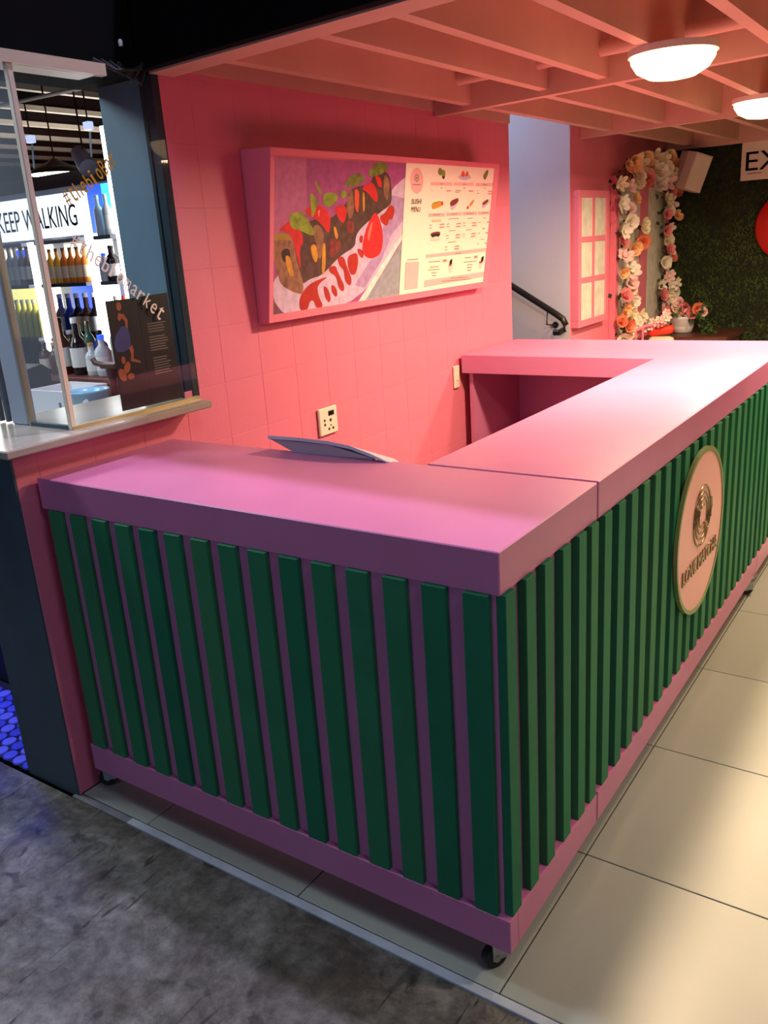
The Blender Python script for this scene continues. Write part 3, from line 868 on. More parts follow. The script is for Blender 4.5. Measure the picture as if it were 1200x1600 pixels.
MENU = [["cream",[[0.876,0.584],[1.74,0.59],[1.749,0.027],[0.887,0.027]]],["mpink",[[1.025,0.514],[1.025,0.497],[1.019,0.481],[1.009,0.469],[0.994,0.461],[0.978,0.458],[0.961,0.461],[0.945,0.468],[0.932,0.48],[0.923,0.495],[0.918,0.512],[0.918,0.528],[0.924,0.543],[0.934,0.555],[0.947,0.563],[0.963,0.566],[0.98,0.564],[0.996,0.557],[1.01,0.545],[1.02,0.53]]],["mgrey",[[0.987,0.524],[0.987,0.519],[0.985,0.515],[0.981,0.511],[0.977,0.509],[0.971,0.508],[0.966,0.508],[0.961,0.511],[0.956,0.514],[0.953,0.518],[0.951,0.523],[0.952,0.528],[0.954,0.533],[0.957,0.536],[0.962,0.539],[0.967,0.539],[0.973,0.539],[0.978,0.537],[0.982,0.533],[0.986,0.529]]],["mpink",[[0.981,0.524],[0.981,0.521],[0.979,0.518],[0.977,0.515],[0.974,0.514],[0.971,0.513],[0.967,0.513],[0.964,0.515],[0.961,0.517],[0.959,0.52],[0.958,0.523],[0.958,0.527],[0.959,0.53],[0.961,0.532],[0.964,0.534],[0.968,0.534],[0.971,0.534],[0.975,0.532],[0.978,0.53],[0.98,0.527]]],["mgrey",[[0.976,0.524],[0.976,0.522],[0.976,0.52],[0.974,0.518],[0.972,0.517],[0.97,0.517],[0.968,0.517],[0.966,0.518],[0.964,0.52],[0.963,0.521],[0.962,0.523],[0.962,0.526],[0.963,0.527],[0.964,0.529],[0.966,0.53],[0.968,0.53],[0.971,0.53],[0.973,0.529],[0.974,0.528],[0.976,0.526]]],["mgrey",[[0.941,0.498],[1.006,0.499],[1.006,0.495],[0.941,0.494]]],["mpink",[[1.088,0.509],[1.282,0.511],[1.285,0.497],[1.09,0.495]]],["mpink",[[1.3,0.511],[1.495,0.513],[1.498,0.498],[1.303,0.497]]],["mpink",[[1.513,0.512],[1.71,0.514],[1.714,0.498],[1.516,0.497]]],["mpink",[[1.089,0.376],[1.238,0.376],[1.241,0.36],[1.091,0.36]]],["mpink",[[1.25,0.377],[1.397,0.378],[1.4,0.362],[1.252,0.362]]],["mpink",[[1.407,0.379],[1.555,0.379],[1.558,0.363],[1.411,0.363]]],["mpink",[[1.566,0.379],[1.711,0.38],[1.715,0.364],[1.57,0.363]]],["mpink",[[1.094,0.194],[1.713,0.2],[1.714,0.182],[1.094,0.179]]],["mpink",[[1.097,0.078],[1.721,0.08],[1.718,0.054],[1.096,0.045]]],["leafd",[[1.185,0.555],[1.185,0.551],[1.183,0.546],[1.179,0.543],[1.174,0.54],[1.168,0.539],[1.162,0.54],[1.157,0.542],[1.152,0.546],[1.148,0.55],[1.147,0.554],[1.147,0.559],[1.149,0.564],[1.153,0.567],[1.158,0.57],[1.163,0.57],[1.169,0.57],[1.175,0.568],[1.18,0.564],[1.183,0.56]]],["leaf",[[1.214,0.547],[1.214,0.542],[1.212,0.537],[1.209,0.533],[1.205,0.53],[1.199,0.529],[1.194,0.53],[1.188,0.532],[1.184,0.536],[1.181,0.541],[1.179,0.546],[1.179,0.552],[1.181,0.556],[1.184,0.56],[1.188,0.563],[1.193,0.564],[1.199,0.563],[1.204,0.561],[1.209,0.557],[1.212,0.552]]],["black",[[1.188,0.539],[1.213,0.535],[1.205,0.522],[1.19,0.526]]],["lilac",[[1.46,0.538],[1.458,0.534],[1.45,0.531],[1.437,0.527],[1.42,0.525],[1.401,0.524],[1.382,0.525],[1.365,0.526],[1.351,0.529],[1.342,0.532],[1.338,0.536],[1.34,0.539],[1.348,0.543],[1.361,0.546],[1.377,0.548],[1.396,0.549],[1.415,0.549],[1.433,0.548],[1.447,0.545],[1.457,0.542]]],["coral",[[1.359,0.538],[1.366,0.56],[1.386,0.565],[1.406,0.539]]],["coral",[[1.404,0.539],[1.408,0.561],[1.425,0.564],[1.438,0.543]]],["leafd",[[1.582,0.548],[1.619,0.578],[1.639,0.567],[1.614,0.526],[1.589,0.533]]],["mango",[[1.109,0.414],[1.144,0.423],[1.201,0.43],[1.214,0.409],[1.148,0.395],[1.119,0.393]]],["leaf",[[1.115,0.421],[1.191,0.431],[1.173,0.423],[1.126,0.415]]],["red",[[1.216,0.418],[1.216,0.415],[1.215,0.413],[1.213,0.411],[1.21,0.409],[1.207,0.409],[1.204,0.409],[1.201,0.411],[1.199,0.413],[1.197,0.415],[1.196,0.418],[1.196,0.421],[1.197,0.424],[1.199,0.426],[1.201,0.427],[1.204,0.428],[1.207,0.427],[1.21,0.426],[1.213,0.424],[1.215,0.421]]],["lilac",[[1.28,0.408],[1.364,0.428],[1.328,0.399],[1.307,0.387],[1.287,0.394]]],["wine",[[1.276,0.428],[1.351,0.445],[1.362,0.428],[1.316,0.408],[1.283,0.406]]],["mango",[[1.459,0.408],[1.508,0.44],[1.516,0.428],[1.488,0.403]]],["red",[[1.444,0.403],[1.462,0.408],[1.469,0.395],[1.449,0.389]]],["lilac",[[1.592,0.412],[1.674,0.438],[1.683,0.422],[1.609,0.389]]],["wine",[[1.597,0.42],[1.667,0.442],[1.66,0.422],[1.611,0.407]]],["wine",[[1.12,0.291],[1.208,0.296],[1.212,0.274],[1.123,0.272]]],["black",[[1.124,0.284],[1.21,0.286],[1.202,0.269],[1.167,0.275],[1.139,0.267]]],["mpinkl",[[1.119,0.27],[1.215,0.269],[1.212,0.252],[1.12,0.253]]],["mpinkl",[[1.301,0.136],[1.362,0.153],[1.354,0.107],[1.339,0.09]]],["black",[[1.319,0.155],[1.348,0.166],[1.346,0.133],[1.324,0.127]]],["red",[[1.342,0.133],[1.341,0.132],[1.34,0.131],[1.337,0.13],[1.334,0.129],[1.33,0.129],[1.326,0.129],[1.322,0.13],[1.319,0.132],[1.317,0.133],[1.316,0.135],[1.316,0.136],[1.318,0.138],[1.32,0.139],[1.324,0.139],[1.328,0.139],[1.332,0.139],[1.336,0.138],[1.339,0.137],[1.341,0.135]]],["mpinkl",[[1.615,0.129],[1.685,0.147],[1.67,0.109],[1.65,0.091]]],["black",[[1.648,0.154],[1.678,0.163],[1.673,0.131],[1.648,0.127]]],["red",[[1.657,0.129],[1.657,0.127],[1.655,0.126],[1.652,0.125],[1.648,0.124],[1.644,0.124],[1.639,0.125],[1.635,0.126],[1.632,0.127],[1.629,0.129],[1.628,0.131],[1.629,0.132],[1.63,0.134],[1.633,0.135],[1.637,0.135],[1.641,0.135],[1.646,0.135],[1.65,0.134],[1.654,0.132],[1.656,0.131]]],["mred",[[1.255,0.164],[1.291,0.164],[1.293,0.152],[1.257,0.152]]],["mred",[[1.567,0.165],[1.604,0.166],[1.607,0.154],[1.57,0.154]]],["mpink",[[0.923,0.17],[1.037,0.166],[1.039,0.046],[0.927,0.047]]],["mgrey",[[1.169,0.503],[1.199,0.504],[1.199,0.501],[1.17,0.5]]],["mgrey",[[1.383,0.505],[1.415,0.506],[1.416,0.503],[1.384,0.502]]],["mgrey",[[1.584,0.507],[1.629,0.507],[1.63,0.504],[1.584,0.504]]],["mgrey",[[1.176,0.487],[1.197,0.488],[1.198,0.485],[1.176,0.485]]],["mgrey",[[1.391,0.489],[1.414,0.489],[1.415,0.486],[1.391,0.486]]],["mgrey",[[1.597,0.49],[1.623,0.49],[1.623,0.487],[1.598,0.487]]],["mgrey",[[1.1,0.475],[1.108,0.475],[1.108,0.472],[1.101,0.472]]],["mgrey",[[1.319,0.477],[1.371,0.477],[1.371,0.474],[1.319,0.474]]],["mgrey",[[1.317,0.47],[1.358,0.47],[1.359,0.467],[1.318,0.467]]],["mgrey",[[1.534,0.478],[1.543,0.478],[1.544,0.475],[1.535,0.475]]],["mgrey",[[1.536,0.466],[1.558,0.466],[1.559,0.463],[1.536,0.463]]],["mgrey",[[1.128,0.37],[1.196,0.372],[1.196,0.369],[1.128,0.367]]],["mgrey",[[1.291,0.371],[1.353,0.373],[1.354,0.37],[1.292,0.368]]],["mgrey",[[1.442,0.372],[1.519,0.374],[1.52,0.371],[1.443,0.369]]],["mgrey",[[1.601,0.373],[1.67,0.375],[1.671,0.372],[1.602,0.37]]],["mgrey",[[1.274,0.35],[1.373,0.352],[1.373,0.349],[1.275,0.347]]],["mgrey",[[1.46,0.35],[1.515,0.351],[1.515,0.348],[1.46,0.347]]],["mgrey",[[1.623,0.349],[1.658,0.35],[1.659,0.347],[1.624,0.346]]],["mgrey",[[1.289,0.296],[1.351,0.297],[1.352,0.294],[1.29,0.293]]],["mgrey",[[1.457,0.296],[1.512,0.297],[1.513,0.294],[1.458,0.293]]],["mgrey",[[1.624,0.298],[1.657,0.299],[1.657,0.295],[1.625,0.295]]],["mgrey",[[1.287,0.244],[1.366,0.244],[1.366,0.241],[1.288,0.241]]],["mgrey",[[1.617,0.246],[1.664,0.246],[1.664,0.243],[1.617,0.243]]],["mgrey",[[1.104,0.326],[1.127,0.326],[1.127,0.323],[1.104,0.323]]],["mgrey",[[1.105,0.314],[1.128,0.314],[1.128,0.311],[1.105,0.311]]],["mgrey",[[1.261,0.327],[1.286,0.328],[1.286,0.325],[1.262,0.324]]],["mgrey",[[1.263,0.316],[1.288,0.316],[1.288,0.313],[1.264,0.313]]],["mgrey",[[1.419,0.328],[1.443,0.329],[1.444,0.326],[1.42,0.325]]],["mgrey",[[1.422,0.316],[1.445,0.317],[1.446,0.313],[1.422,0.313]]],["mgrey",[[1.58,0.329],[1.601,0.33],[1.602,0.327],[1.581,0.326]]],["mgrey",[[1.265,0.275],[1.29,0.275],[1.29,0.272],[1.266,0.272]]],["mgrey",[[1.267,0.262],[1.292,0.263],[1.292,0.26],[1.268,0.26]]],["mgrey",[[1.424,0.277],[1.448,0.277],[1.448,0.274],[1.424,0.274]]],["mgrey",[[1.426,0.264],[1.45,0.265],[1.451,0.262],[1.427,0.261]]],["mgrey",[[1.584,0.277],[1.605,0.277],[1.606,0.274],[1.585,0.274]]],["mgrey",[[1.265,0.223],[1.287,0.223],[1.288,0.22],[1.265,0.22]]],["mgrey",[[1.267,0.21],[1.289,0.21],[1.29,0.207],[1.267,0.207]]],["mgrey",[[1.587,0.225],[1.608,0.225],[1.609,0.222],[1.588,0.222]]],["mgrey",[[0.931,0.181],[1.028,0.18],[1.028,0.177],[0.932,0.178]]],["mgrey",[[1.366,0.188],[1.431,0.188],[1.431,0.185],[1.366,0.185]]],["mgrey",[[1.121,0.162],[1.23,0.16],[1.231,0.157],[1.121,0.159]]],["mgrey",[[1.468,0.163],[1.536,0.162],[1.537,0.159],[1.469,0.16]]],["mgrey",[[1.135,0.137],[1.219,0.136],[1.22,0.133],[1.135,0.134]]],["mgrey",[[1.125,0.125],[1.23,0.123],[1.23,0.12],[1.125,0.122]]],["mgrey",[[1.154,0.11],[1.204,0.109],[1.204,0.106],[1.154,0.107]]],["mgrey",[[1.159,0.097],[1.199,0.096],[1.2,0.093],[1.159,0.094]]],["mgrey",[[1.461,0.143],[1.598,0.141],[1.599,0.138],[1.462,0.14]]],["mgrey",[[1.501,0.127],[1.558,0.126],[1.559,0.123],[1.502,0.124]]],["mgrey",[[1.506,0.114],[1.552,0.113],[1.552,0.109],[1.507,0.11]]],["mgrey",[[1.505,0.1],[1.551,0.099],[1.552,0.096],[1.506,0.097]]],["mgrey",[[1.344,0.072],[1.521,0.067],[1.521,0.064],[1.344,0.069]]],["mgrey",[[1.261,0.064],[1.558,0.055],[1.558,0.052],[1.262,0.061]]],["mred",[[1.198,0.329],[1.238,0.329],[1.238,0.324],[1.199,0.324]]],["mred",[[1.198,0.316],[1.238,0.316],[1.239,0.311],[1.199,0.311]]],["mred",[[1.354,0.328],[1.397,0.329],[1.398,0.324],[1.355,0.324]]],["mred",[[1.353,0.316],[1.396,0.316],[1.397,0.311],[1.354,0.311]]],["mred",[[1.511,0.329],[1.556,0.329],[1.557,0.324],[1.512,0.324]]],["mred",[[1.512,0.316],[1.557,0.317],[1.558,0.311],[1.513,0.311]]],["mred",[[1.669,0.33],[1.716,0.331],[1.718,0.325],[1.67,0.325]]],["mred",[[1.356,0.277],[1.399,0.277],[1.4,0.272],[1.357,0.272]]],["mred",[[1.356,0.265],[1.399,0.264],[1.4,0.259],[1.357,0.26]]],["mred",[[1.513,0.278],[1.558,0.278],[1.559,0.272],[1.514,0.273]]],["mred",[[1.511,0.265],[1.556,0.265],[1.557,0.26],[1.512,0.26]]],["mred",[[1.665,0.279],[1.712,0.279],[1.714,0.273],[1.666,0.273]]],["mred",[[1.357,0.224],[1.4,0.224],[1.401,0.219],[1.358,0.219]]],["mred",[[1.356,0.212],[1.399,0.211],[1.4,0.206],[1.357,0.207]]],["mred",[[1.668,0.227],[1.716,0.227],[1.717,0.221],[1.669,0.222]]],["mred",[[1.236,0.476],[1.276,0.476],[1.277,0.472],[1.237,0.471]]],["mred",[[1.447,0.478],[1.491,0.478],[1.492,0.473],[1.448,0.473]]],["mred",[[1.651,0.478],[1.698,0.478],[1.699,0.473],[1.652,0.473]]],["mred",[[1.651,0.467],[1.698,0.467],[1.699,0.462],[1.652,0.461]]],["mtan",[[1.126,0.349],[1.204,0.351],[1.206,0.339],[1.128,0.338]]]]
#SUSHI [(0.936, 0.417), (1.013, 0.417), (0.934, 0.434)] MENU [(0.939, 0.384), (1.01, 0.384), (0.938, 0.402)]
#board img corners [(0.016, 0.578), (0.029, 0.027), (1.698, 0.587), (1.682, 0.03)]
print_part('photo_print', PHOTO)
print_part('menu_print', MENU, 0.0028)
mb = MB()
put_text(mb, 'SUSHI', bp(0.936, 0.417, 0.0065), BU, BV, w=0.080, h=0.021, depth=0.0006)
put_text(mb, 'MENU', bp(0.938, 0.384, 0.0065), BU, BV, w=0.074, h=0.021, depth=0.0006)
M['ink'] = mat('dark_print_ink', (70, 62, 48), 0.5, 0.02, 20)
mb.build('lettering', M['ink'], mbd)

# ------------------------------------------------------------------ tablet stand on the front counter
r = thing('tablet_stand', (-0.82, 0.50, TOPZ), 'thin pale blue-grey tablet on a wedge stand, on the front counter', 'tablet')
mb = MB()
# near (raised) edge follows a gentle curve; the plate falls away towards the staff side
edge = [(-1.052, 1.110), (-0.93, 1.112), (-0.82, 1.110), (-0.74, 1.102), (-0.67, 1.085), (-0.615, 1.0665)]
n = len(edge)
th = 0.010
vs_ = []
for x, z in edge:
    k = (z - 1.0645) / 0.047
    k = max(0.0, min(1.0, k))
    far = (0.01 + 0.23 * k, -0.004 - 0.10 * k)
    vs_ += [(x, 0.515, z), (x, 0.515, z - min(th, (z - 1.063))), (x + 0.02, 0.515 + far[0], z + far[1]), (x + 0.02, 0.515 + far[0], z + far[1] - min(th, z - 1.063))]
fs = []
for i in range(n - 1):
    a, b = 4 * i, 4 * (i + 1)
    fs += [(a, b, b + 1, a + 1), (a, a + 2, b + 2, b), (a + 1, b + 1, b + 3, a + 3), (a + 2, a + 3, b + 3, b + 2)]
fs += [(0, 1, 3, 2), (4 * n - 4, 4 * n - 2, 4 * n - 1, 4 * n - 3)]
mb.add(vs_, fs)
mb.build('tablet', M['tablet'], r)
mb = MB()
mb.add([(-0.960, 0.522, 1.0635), (-0.665, 0.522, 1.0635), (-0.665, 0.53, 1.0635), (-0.955, 0.53, 1.0635),
        (-1.045, 0.518, 1.0985), (-0.665, 0.518, 1.0705), (-0.665, 0.56, 1.066), (-1.02, 0.56, 1.092),
        (-0.82, 0.518, 1.098), (-0.82, 0.522, 1.0635), (-0.82, 0.53, 1.0635), (-0.82, 0.56, 1.092)],
       [(0, 9, 8, 4), (9, 1, 5, 8), (4, 8, 11, 7), (8, 5, 6, 11), (0, 4, 7, 3), (1, 2, 6, 5), (3, 7, 11, 10), (10, 11, 6, 2), (0, 3, 10, 9), (9, 10, 2, 1)])
mb.build('stand', M['tabletd'], r)

# ------------------------------------------------------------------ socket and switch on the tiled wall
r = thing('wall_socket', (WX, 1.397, 0.945), 'cream wall socket plate below the menu board on the pink tiles', 'socket')
MB().box(WX + 0.001, WX + 0.014, 1.338, 1.462, 0.888, 1.004, ch=0.004).build('plate', M['print'], r)
MB().box(WX + 0.014, WX + 0.018, 1.400, 1.436, 0.968, 0.988, ch=0.0015).build('rocker', M['blackgloss'], r)
mb = MB()
for y, z, q in ((1.372, 0.952, 0.006), (1.372, 0.934, 0.006), (1.412, 0.948, 0.007), (1.398, 0.912, 0.006), (1.426, 0.912, 0.006), (1.412, 0.926, 0.004)):
    mb.cyl((WX + 0.012, y, z), (WX + 0.0148, y, z), q, 10)
mb.build('socket_holes', M['rubber'], r)
r = thing('light_switch', (WX, 2.535, 0.955), 'narrow cream switch plate beside the end of the rear counter', 'switch')
MB().box(WX + 0.001, WX + 0.014, 2.480, 2.533, 0.895, 1.012, ch=0.004).build('plate', M['print'], r)
MB().box(WX + 0.014, WX + 0.018, 2.495, 2.518, 0.935, 0.972, ch=0.0015).build('rocker', M['offwhite'], r)

# ------------------------------------------------------------------ ceiling lamps
LAMP0 = None
for i, (x, y) in enumerate(((-0.27, 1.90), (-0.313, 3.60), (0.52, 2.85), (0.85, 4.5), (1.75, 0.95))):
    lb = ['round glowing ceiling lamp over the long counter', 'round glowing ceiling lamp over the far end, cut by the right edge',
          'round glowing ceiling lamp over the walkway right of the counter', 'round glowing ceiling lamp at the far end of the walkway', 'round glowing ceiling lamp nearest the hall, right of the counter'][i]
    if LAMP0 is None:
        r = thing('ceiling_lamp', (x, y, 2.222), lb, 'lamp', 'round lamps under the salmon joists')
        MB().lathe([(0.150, -0.022), (0.150, 0.0)], (x, y, 2.222), 32).build('lamp_base', M['lampbase'], r)
        MB().lathe([(0.03, -0.100), (0.08, -0.092), (0.120, -0.070), (0.140, -0.040), (0.142, -0.0215)], (x, y, 2.222), 32).build('diffuser', M['lamp'], r)
        lo = light('lamp_light', 'AREA', (0, 0, -0.108), LAMP_POWER, WARM, None, 0.20)
        lo.data.shape = 'DISK'
        lo.data.spread = math.radians(170)
        lo.parent = r
        LAMP0 = r
    else:
        r = copy_tree(LAMP0)
        r.location = (x, y, 2.222)
        r['label'] = lb
        if i > 1:
            for ch in r.children:
                if ch.type == 'LIGHT':
                    ch.data = ch.data.copy()
                    ch.data.energy = LAMP_POWER * (0.66, 0.4, 0.46)[i - 2]

# ------------------------------------------------------------------ handrail in the stairwell
r = thing('handrail', (-1.75, 4.0, 1.1), 'black round handrail with a turned-down end on the pale stairwell wall', 'handrail')
MB().tube([(-2.60, 3.985, 1.72), (-1.92, 3.985, 1.318), (-1.60, 3.985, 1.128), (-1.552, 3.985, 1.095), (-1.532, 3.985, 1.06),
           (-1.545, 3.985, 1.025), (-1.575, 3.985, 1.008), (-1.615, 3.985, 1.008)], 0.021, 14).build('rail', M['blackgloss'], r)
for x, z in ((-1.66, 1.15), (-2.35, 1.56)):
    MB().tube([(x, 3.985, z), (x - 0.005, 3.985, z - 0.09), (x + 0.03, 4.03, z - 0.10), (x + 0.03, 4.05, z - 0.10)], 0.006, 8).build('bracket', M['blackgloss'], r)
    MB().cyl((x + 0.03, 4.044, z - 0.10), (x + 0.03, 4.0495, z - 0.10), 0.022, 14).build('wall_plate', M['blackgloss'], r)

# ------------------------------------------------------------------ shutter and flowered window on the far pink wall
FX = WX + 0.004


def casement(root, y0, y1, z0, z1, x0, x1, cols, rows, fw_=0.05, bar=0.026):
    MB().box(x0, x1, y0, y1, z1 - fw_, z1, ch=0.002).box(x0, x1, y0, y1, z0, z0 + fw_, ch=0.002).box(
        x0, x1, y0, y0 + fw_, z0 + fw_, z1 - fw_, ch=0.002).box(x0, x1, y1 - fw_, y1, z0 + fw_, z1 - fw_, ch=0.002).build('frame', M['pink'], root)
    iy0, iy1, iz0, iz1 = y0 + fw_, y1 - fw_, z0 + fw_, z1 - fw_
    for c in range(1, cols):
        y = iy0 + (iy1 - iy0) * c / cols
        MB().box(x0 + 0.006, x1 - 0.004, y - bar / 2, y + bar / 2, iz0, iz1).build('glazing_bar', M['pink'], root)
    for k in range(1, rows):
        z = iz0 + (iz1 - iz0) * k / rows
        for c in range(cols):
            a = iy0 + (iy1 - iy0) * c / cols + (bar / 2 if c else 0)
            b = iy0 + (iy1 - iy0) * (c + 1) / cols - (bar / 2 if c < cols - 1 else 0)
            MB().box(x0 + 0.006, x1 - 0.004, a, b, z - bar / 2, z + bar / 2).build('glazing_bar', M['pink'], root)
    for c in range(cols):
        for k in range(rows):
            a = iy0 + (iy1 - iy0) * c / cols + (bar / 2 if c else 0)
            b = iy0 + (iy1 - iy0) * (c + 1) / cols - (bar / 2 if c < cols - 1 else 0)
            za = iz0 + (iz1 - iz0) * k / rows + (bar / 2 if k else 0)
            zb = iz0 + (iz1 - iz0) * (k + 1) / rows - (bar / 2 if k < rows - 1 else 0)
            MB().box(x1 - 0.016, x1 - 0.010, a, b, za, zb).build('pane', M['frost'], root)


r = thing('shutter', (FX, 4.33, 1.45), 'pink six-pane window shutter left of the flowered window on the far wall', 'shutter')
casement(r, 4.062, 4.600, 1.025, 1.888, FX + 0.001, FX + 0.055, 2, 3, 0.045, 0.034)
w2 = struct('window_2')
casement(w2, 4.77, 6.02, 0.80, 1.99, FX + 0.001, FX + 0.045, 2, 1, 0.07, 0.19)

PET = {}
FLC = dict(cream=(238, 226, 190), white=(240, 232, 214), peach=(244, 196, 138), coral=(232, 136, 100), pink=(228, 140, 140), blush=(240, 206, 200))
FM = {k: mat('petal_' + k, c, 0.6, 0.10, 30) for k, c in FLC.items()}


def flower_mesh(kind, seed):
    """a bloom of separate curved petals in three whorls, facing +X, about 0.1 across"""
    rr = random.Random(seed)
    mb = MB()
    whorls = [(7, 0.050, 1.10, 0.020), (6, 0.036, 0.70, 0.016), (4, 0.022, 0.30, 0.011)] if kind == 'rose' else [(6, 0.056, 1.25, 0.017), (5, 0.030, 0.75, 0.010)]
    for n_, L, open_, wd in whorls:
        for k in range(n_):
            a = 2 * math.pi * (k + rr.random() * 0.5) / n_
            op = open_ + rr.uniform(-0.15, 0.15)
            rows = []
            for t in (0.0, 0.45, 0.8, 1.0):
                rad = L * (math.sin(op * t) if kind == 'rose' else t * math.sin(op))
                hgt = L * 0.9 * (1 - math.cos(1.2 * t)) * (1.6 - op) + 0.012 * t
                wt_ = wd * (0.35, 1.0, 0.95, 0.35)[(0, 0.45, 0.8, 1.0).index(t)]
                rows.append((rad, hgt, wt_))
            vs_ = []
            ca, sa = math.cos(a), math.sin(a)
            for rad, hgt, wt_ in rows:
                for s, lift in ((-1, 0.006), (0, 0), (1, 0.006)):
                    y, z = rad * ca - s * wt_ * sa, rad * sa + s * wt_ * ca
                    vs_.append((hgt + lift * (rad / L), y, z))
            fs = []
            for q in range(3):
                for s in range(2):
                    i0 = q * 3 + s
                    fs.append((i0, i0 + 1, i0 + 4, i0 + 3))
            mb.add(vs_, fs, 0, True)
    return mb


def flower(kind, col, var):
    key = (kind, col, var)
    if key not in PET:
        o = flower_mesh(kind, hash(kind) % 7 + var * 13 if False else var * 13 + (5 if kind == 'rose' else 9)).build('flower', FM[col])
        PET[key] = [o, False]
    return PET[key]


def put_flower(root, col, y, z, x, scale=1.0, kind='rose', rz=0.0, ry=0.0):
    rec = flower(kind, col, rnd.randrange(2))
    if not rec[1]:
        o = rec[0]
        rec[1] = True
        o.parent = root
    else:
        o = copy_obj(rec[0], root)
    o.location = Vector((x, y, z)) - root.location
    o.rotation_euler = (rnd.uniform(0, 6.28), ry + rnd.uniform(-0.35, 0.35), -0.55 + rz + rnd.uniform(-0.4, 0.4))
    o.scale = (scale,) * 3
    return o


def foliage(root, centres, n, mat_, name='foliage', spread=0.06, lmin=0.03, lmax=0.07):
    mb = MB()
    r3 = random.Random(11)
    for i in range(n):
        c = Vector(r3.choice(centres)) + Vector((r3.uniform(-0.02, 0.03), r3.gauss(0, spread), r3.gauss(0, spread)))
        d = Vector((r3.uniform(0.0, 0.8), r3.uniform(-1, 1), r3.uniform(-1, 1))).normalized()
        s = d.cross(Vector((r3.uniform(-1, 1), r3.uniform(-1, 1), r3.uniform(-1, 1)))).normalized()
        L = r3.uniform(lmin, lmax)
        w_ = L * 0.28
        mb.add([c, c + d * L * 0.5 + s * w_, c + d * L, c + d * L * 0.5 - s * w_], [(0, 1, 2, 3)])
    return tag(mb.build(name, mat_, root), kind='stuff')


GX = FX + 0.075
ga = thing('flower_garland', (GX, 5.4, 1.4), 'garland of cream, peach and coral flowers arched over the pink window', 'garland', None)
# (pixel-measured positions turned into wall y, z once, by hand)
LEFT = [('peach', 4.78, 2.03), ('cream', 4.93, 2.00), ('cream', 4.72, 1.93), ('blush', 4.86, 1.91), ('peach', 5.02, 1.83), ('white', 4.76, 1.80), ('blush', 4.90, 1.76),
        ('white', 4.84, 1.68), ('cream', 5.12, 1.64), ('white', 4.78, 1.62), ('peach', 4.98, 1.50), ('coral', 5.14, 1.53), ('pink', 4.80, 1.54), ('blush', 4.82, 1.45),
        ('peach', 4.80, 1.34), ('white', 4.98, 1.33), ('blush', 4.95, 1.25), ('cream', 4.98, 1.20), ('white', 4.98, 1.12), ('peach', 4.84, 1.07), ('cream', 4.93, 1.02),
        ('pink', 4.78, 1.17), ('coral', 4.83, 0.96), ('white', 4.98, 1.00), ('white', 5.06, 0.95), ('cream', 5.16, 0.99), ('coral', 4.78, 0.99), ('cream', 4.90, 0.91),
        ('white', 5.00, 0.90), ('white', 4.76, 0.87), ('cream', 4.96, 0.84), ('white', 4.82, 0.82)]
TOPF = [('peach', 4.88, 2.07), ('cream', 5.10, 2.06), ('peach', 5.20, 2.09), ('cream', 5.30, 2.04), ('cream', 5.38, 2.12), ('pink', 5.18, 1.98), ('coral', 5.28, 1.97), ('white', 5.44, 2.02),
        ('cream', 5.55, 2.10), ('white', 5.60, 2.00), ('peach', 5.72, 2.14), ('cream', 5.66, 2.05), ('peach', 5.92, 2.10), ('cream', 5.86, 2.00), ('blush', 5.76, 1.96), ('white', 5.50, 1.93), ('cream', 5.02, 1.96)]
RIGHT = [('pink', 5.86, 1.90), ('coral', 6.02, 1.88), ('cream', 5.76, 1.82), ('blush', 5.90, 1.80), ('pink', 5.72, 1.72), ('white', 5.84, 1.74), ('peach', 5.98, 1.70), ('pink', 5.74, 1.60),
         ('blush', 5.86, 1.60), ('cream', 5.84, 1.52), ('pink', 5.76, 1.45), ('blush', 5.88, 1.44), ('coral', 5.98, 1.38), ('white', 5.76, 1.36), ('cream', 5.84, 1.33), ('blush', 5.88, 1.24),
         ('white', 5.76, 1.18), ('white', 5.90, 1.16), ('cream', 6.02, 1.17), ('white', 6.04, 1.10), ('cream', 5.82, 1.10), ('pink', 5.74, 1.10), ('white', 5.84, 1.04), ('blush', 5.80, 0.99),
         ('pink', 5.78, 0.95), ('cream', 5.84, 0.92), ('white', 5.80, 0.86), ('cream', 5.86, 0.82), ('pink', 5.84, 0.78)]
for part_, sc_ in ((LEFT, 1.2), (TOPF, 1.35), (RIGHT, 1.1)):
    for col, y, z in part_:
        put_flower(ga, col, min(y, 6.0), z, GX + rnd.uniform(0, 0.05), sc_ * rnd.uniform(0.85, 1.15), 'rose' if col in ('peach', 'coral', 'pink') else rnd.choice(['rose', 'lily']))
foliage(ga, [(GX - 0.02, y, z) for _, y, z in LEFT + TOPF + RIGHT], 260, M['leafdark'], spread=0.03)

# ------------------------------------------------------------------ loudspeaker, exit sign, red reel on the turf wall
r = thing('loudspeaker', (-1.29, 6.05, 2.02), 'cream box loudspeaker tilted down in the corner of the turf wall', 'speaker')
mx = Matrix.Translation((-1.285, 5.92, 2.02)) @ Matrix.Rotation(0.80, 4, 'Z') @ Matrix.Rotation(0.30, 4, 'Y') @ Matrix.Rotation(0.12, 4, 'X')
MB().prism([(-0.070, -0.10), (0.070, -0.10), (0.098, -0.02), (0.098, 0.09), (-0.098, 0.09), (-0.098, -0.02)], -0.135, 0.135, 'z', mx=mx).build('cabinet', M['offwhite'], r)
MB().prism([(-0.060, -0.106), (0.060, -0.106), (0.066, -0.1005), (-0.066, -0.1005)], -0.125, 0.125, 'z', mx=mx).build('grille', M['offwhite'], r)
MB().tube([(-1.285, 5.99, 2.02), (-1.29, 6.05, 2.04), (-1.29, 6.098, 2.04)], 0.014, 8).build('bracket', M['blackgloss'], r)

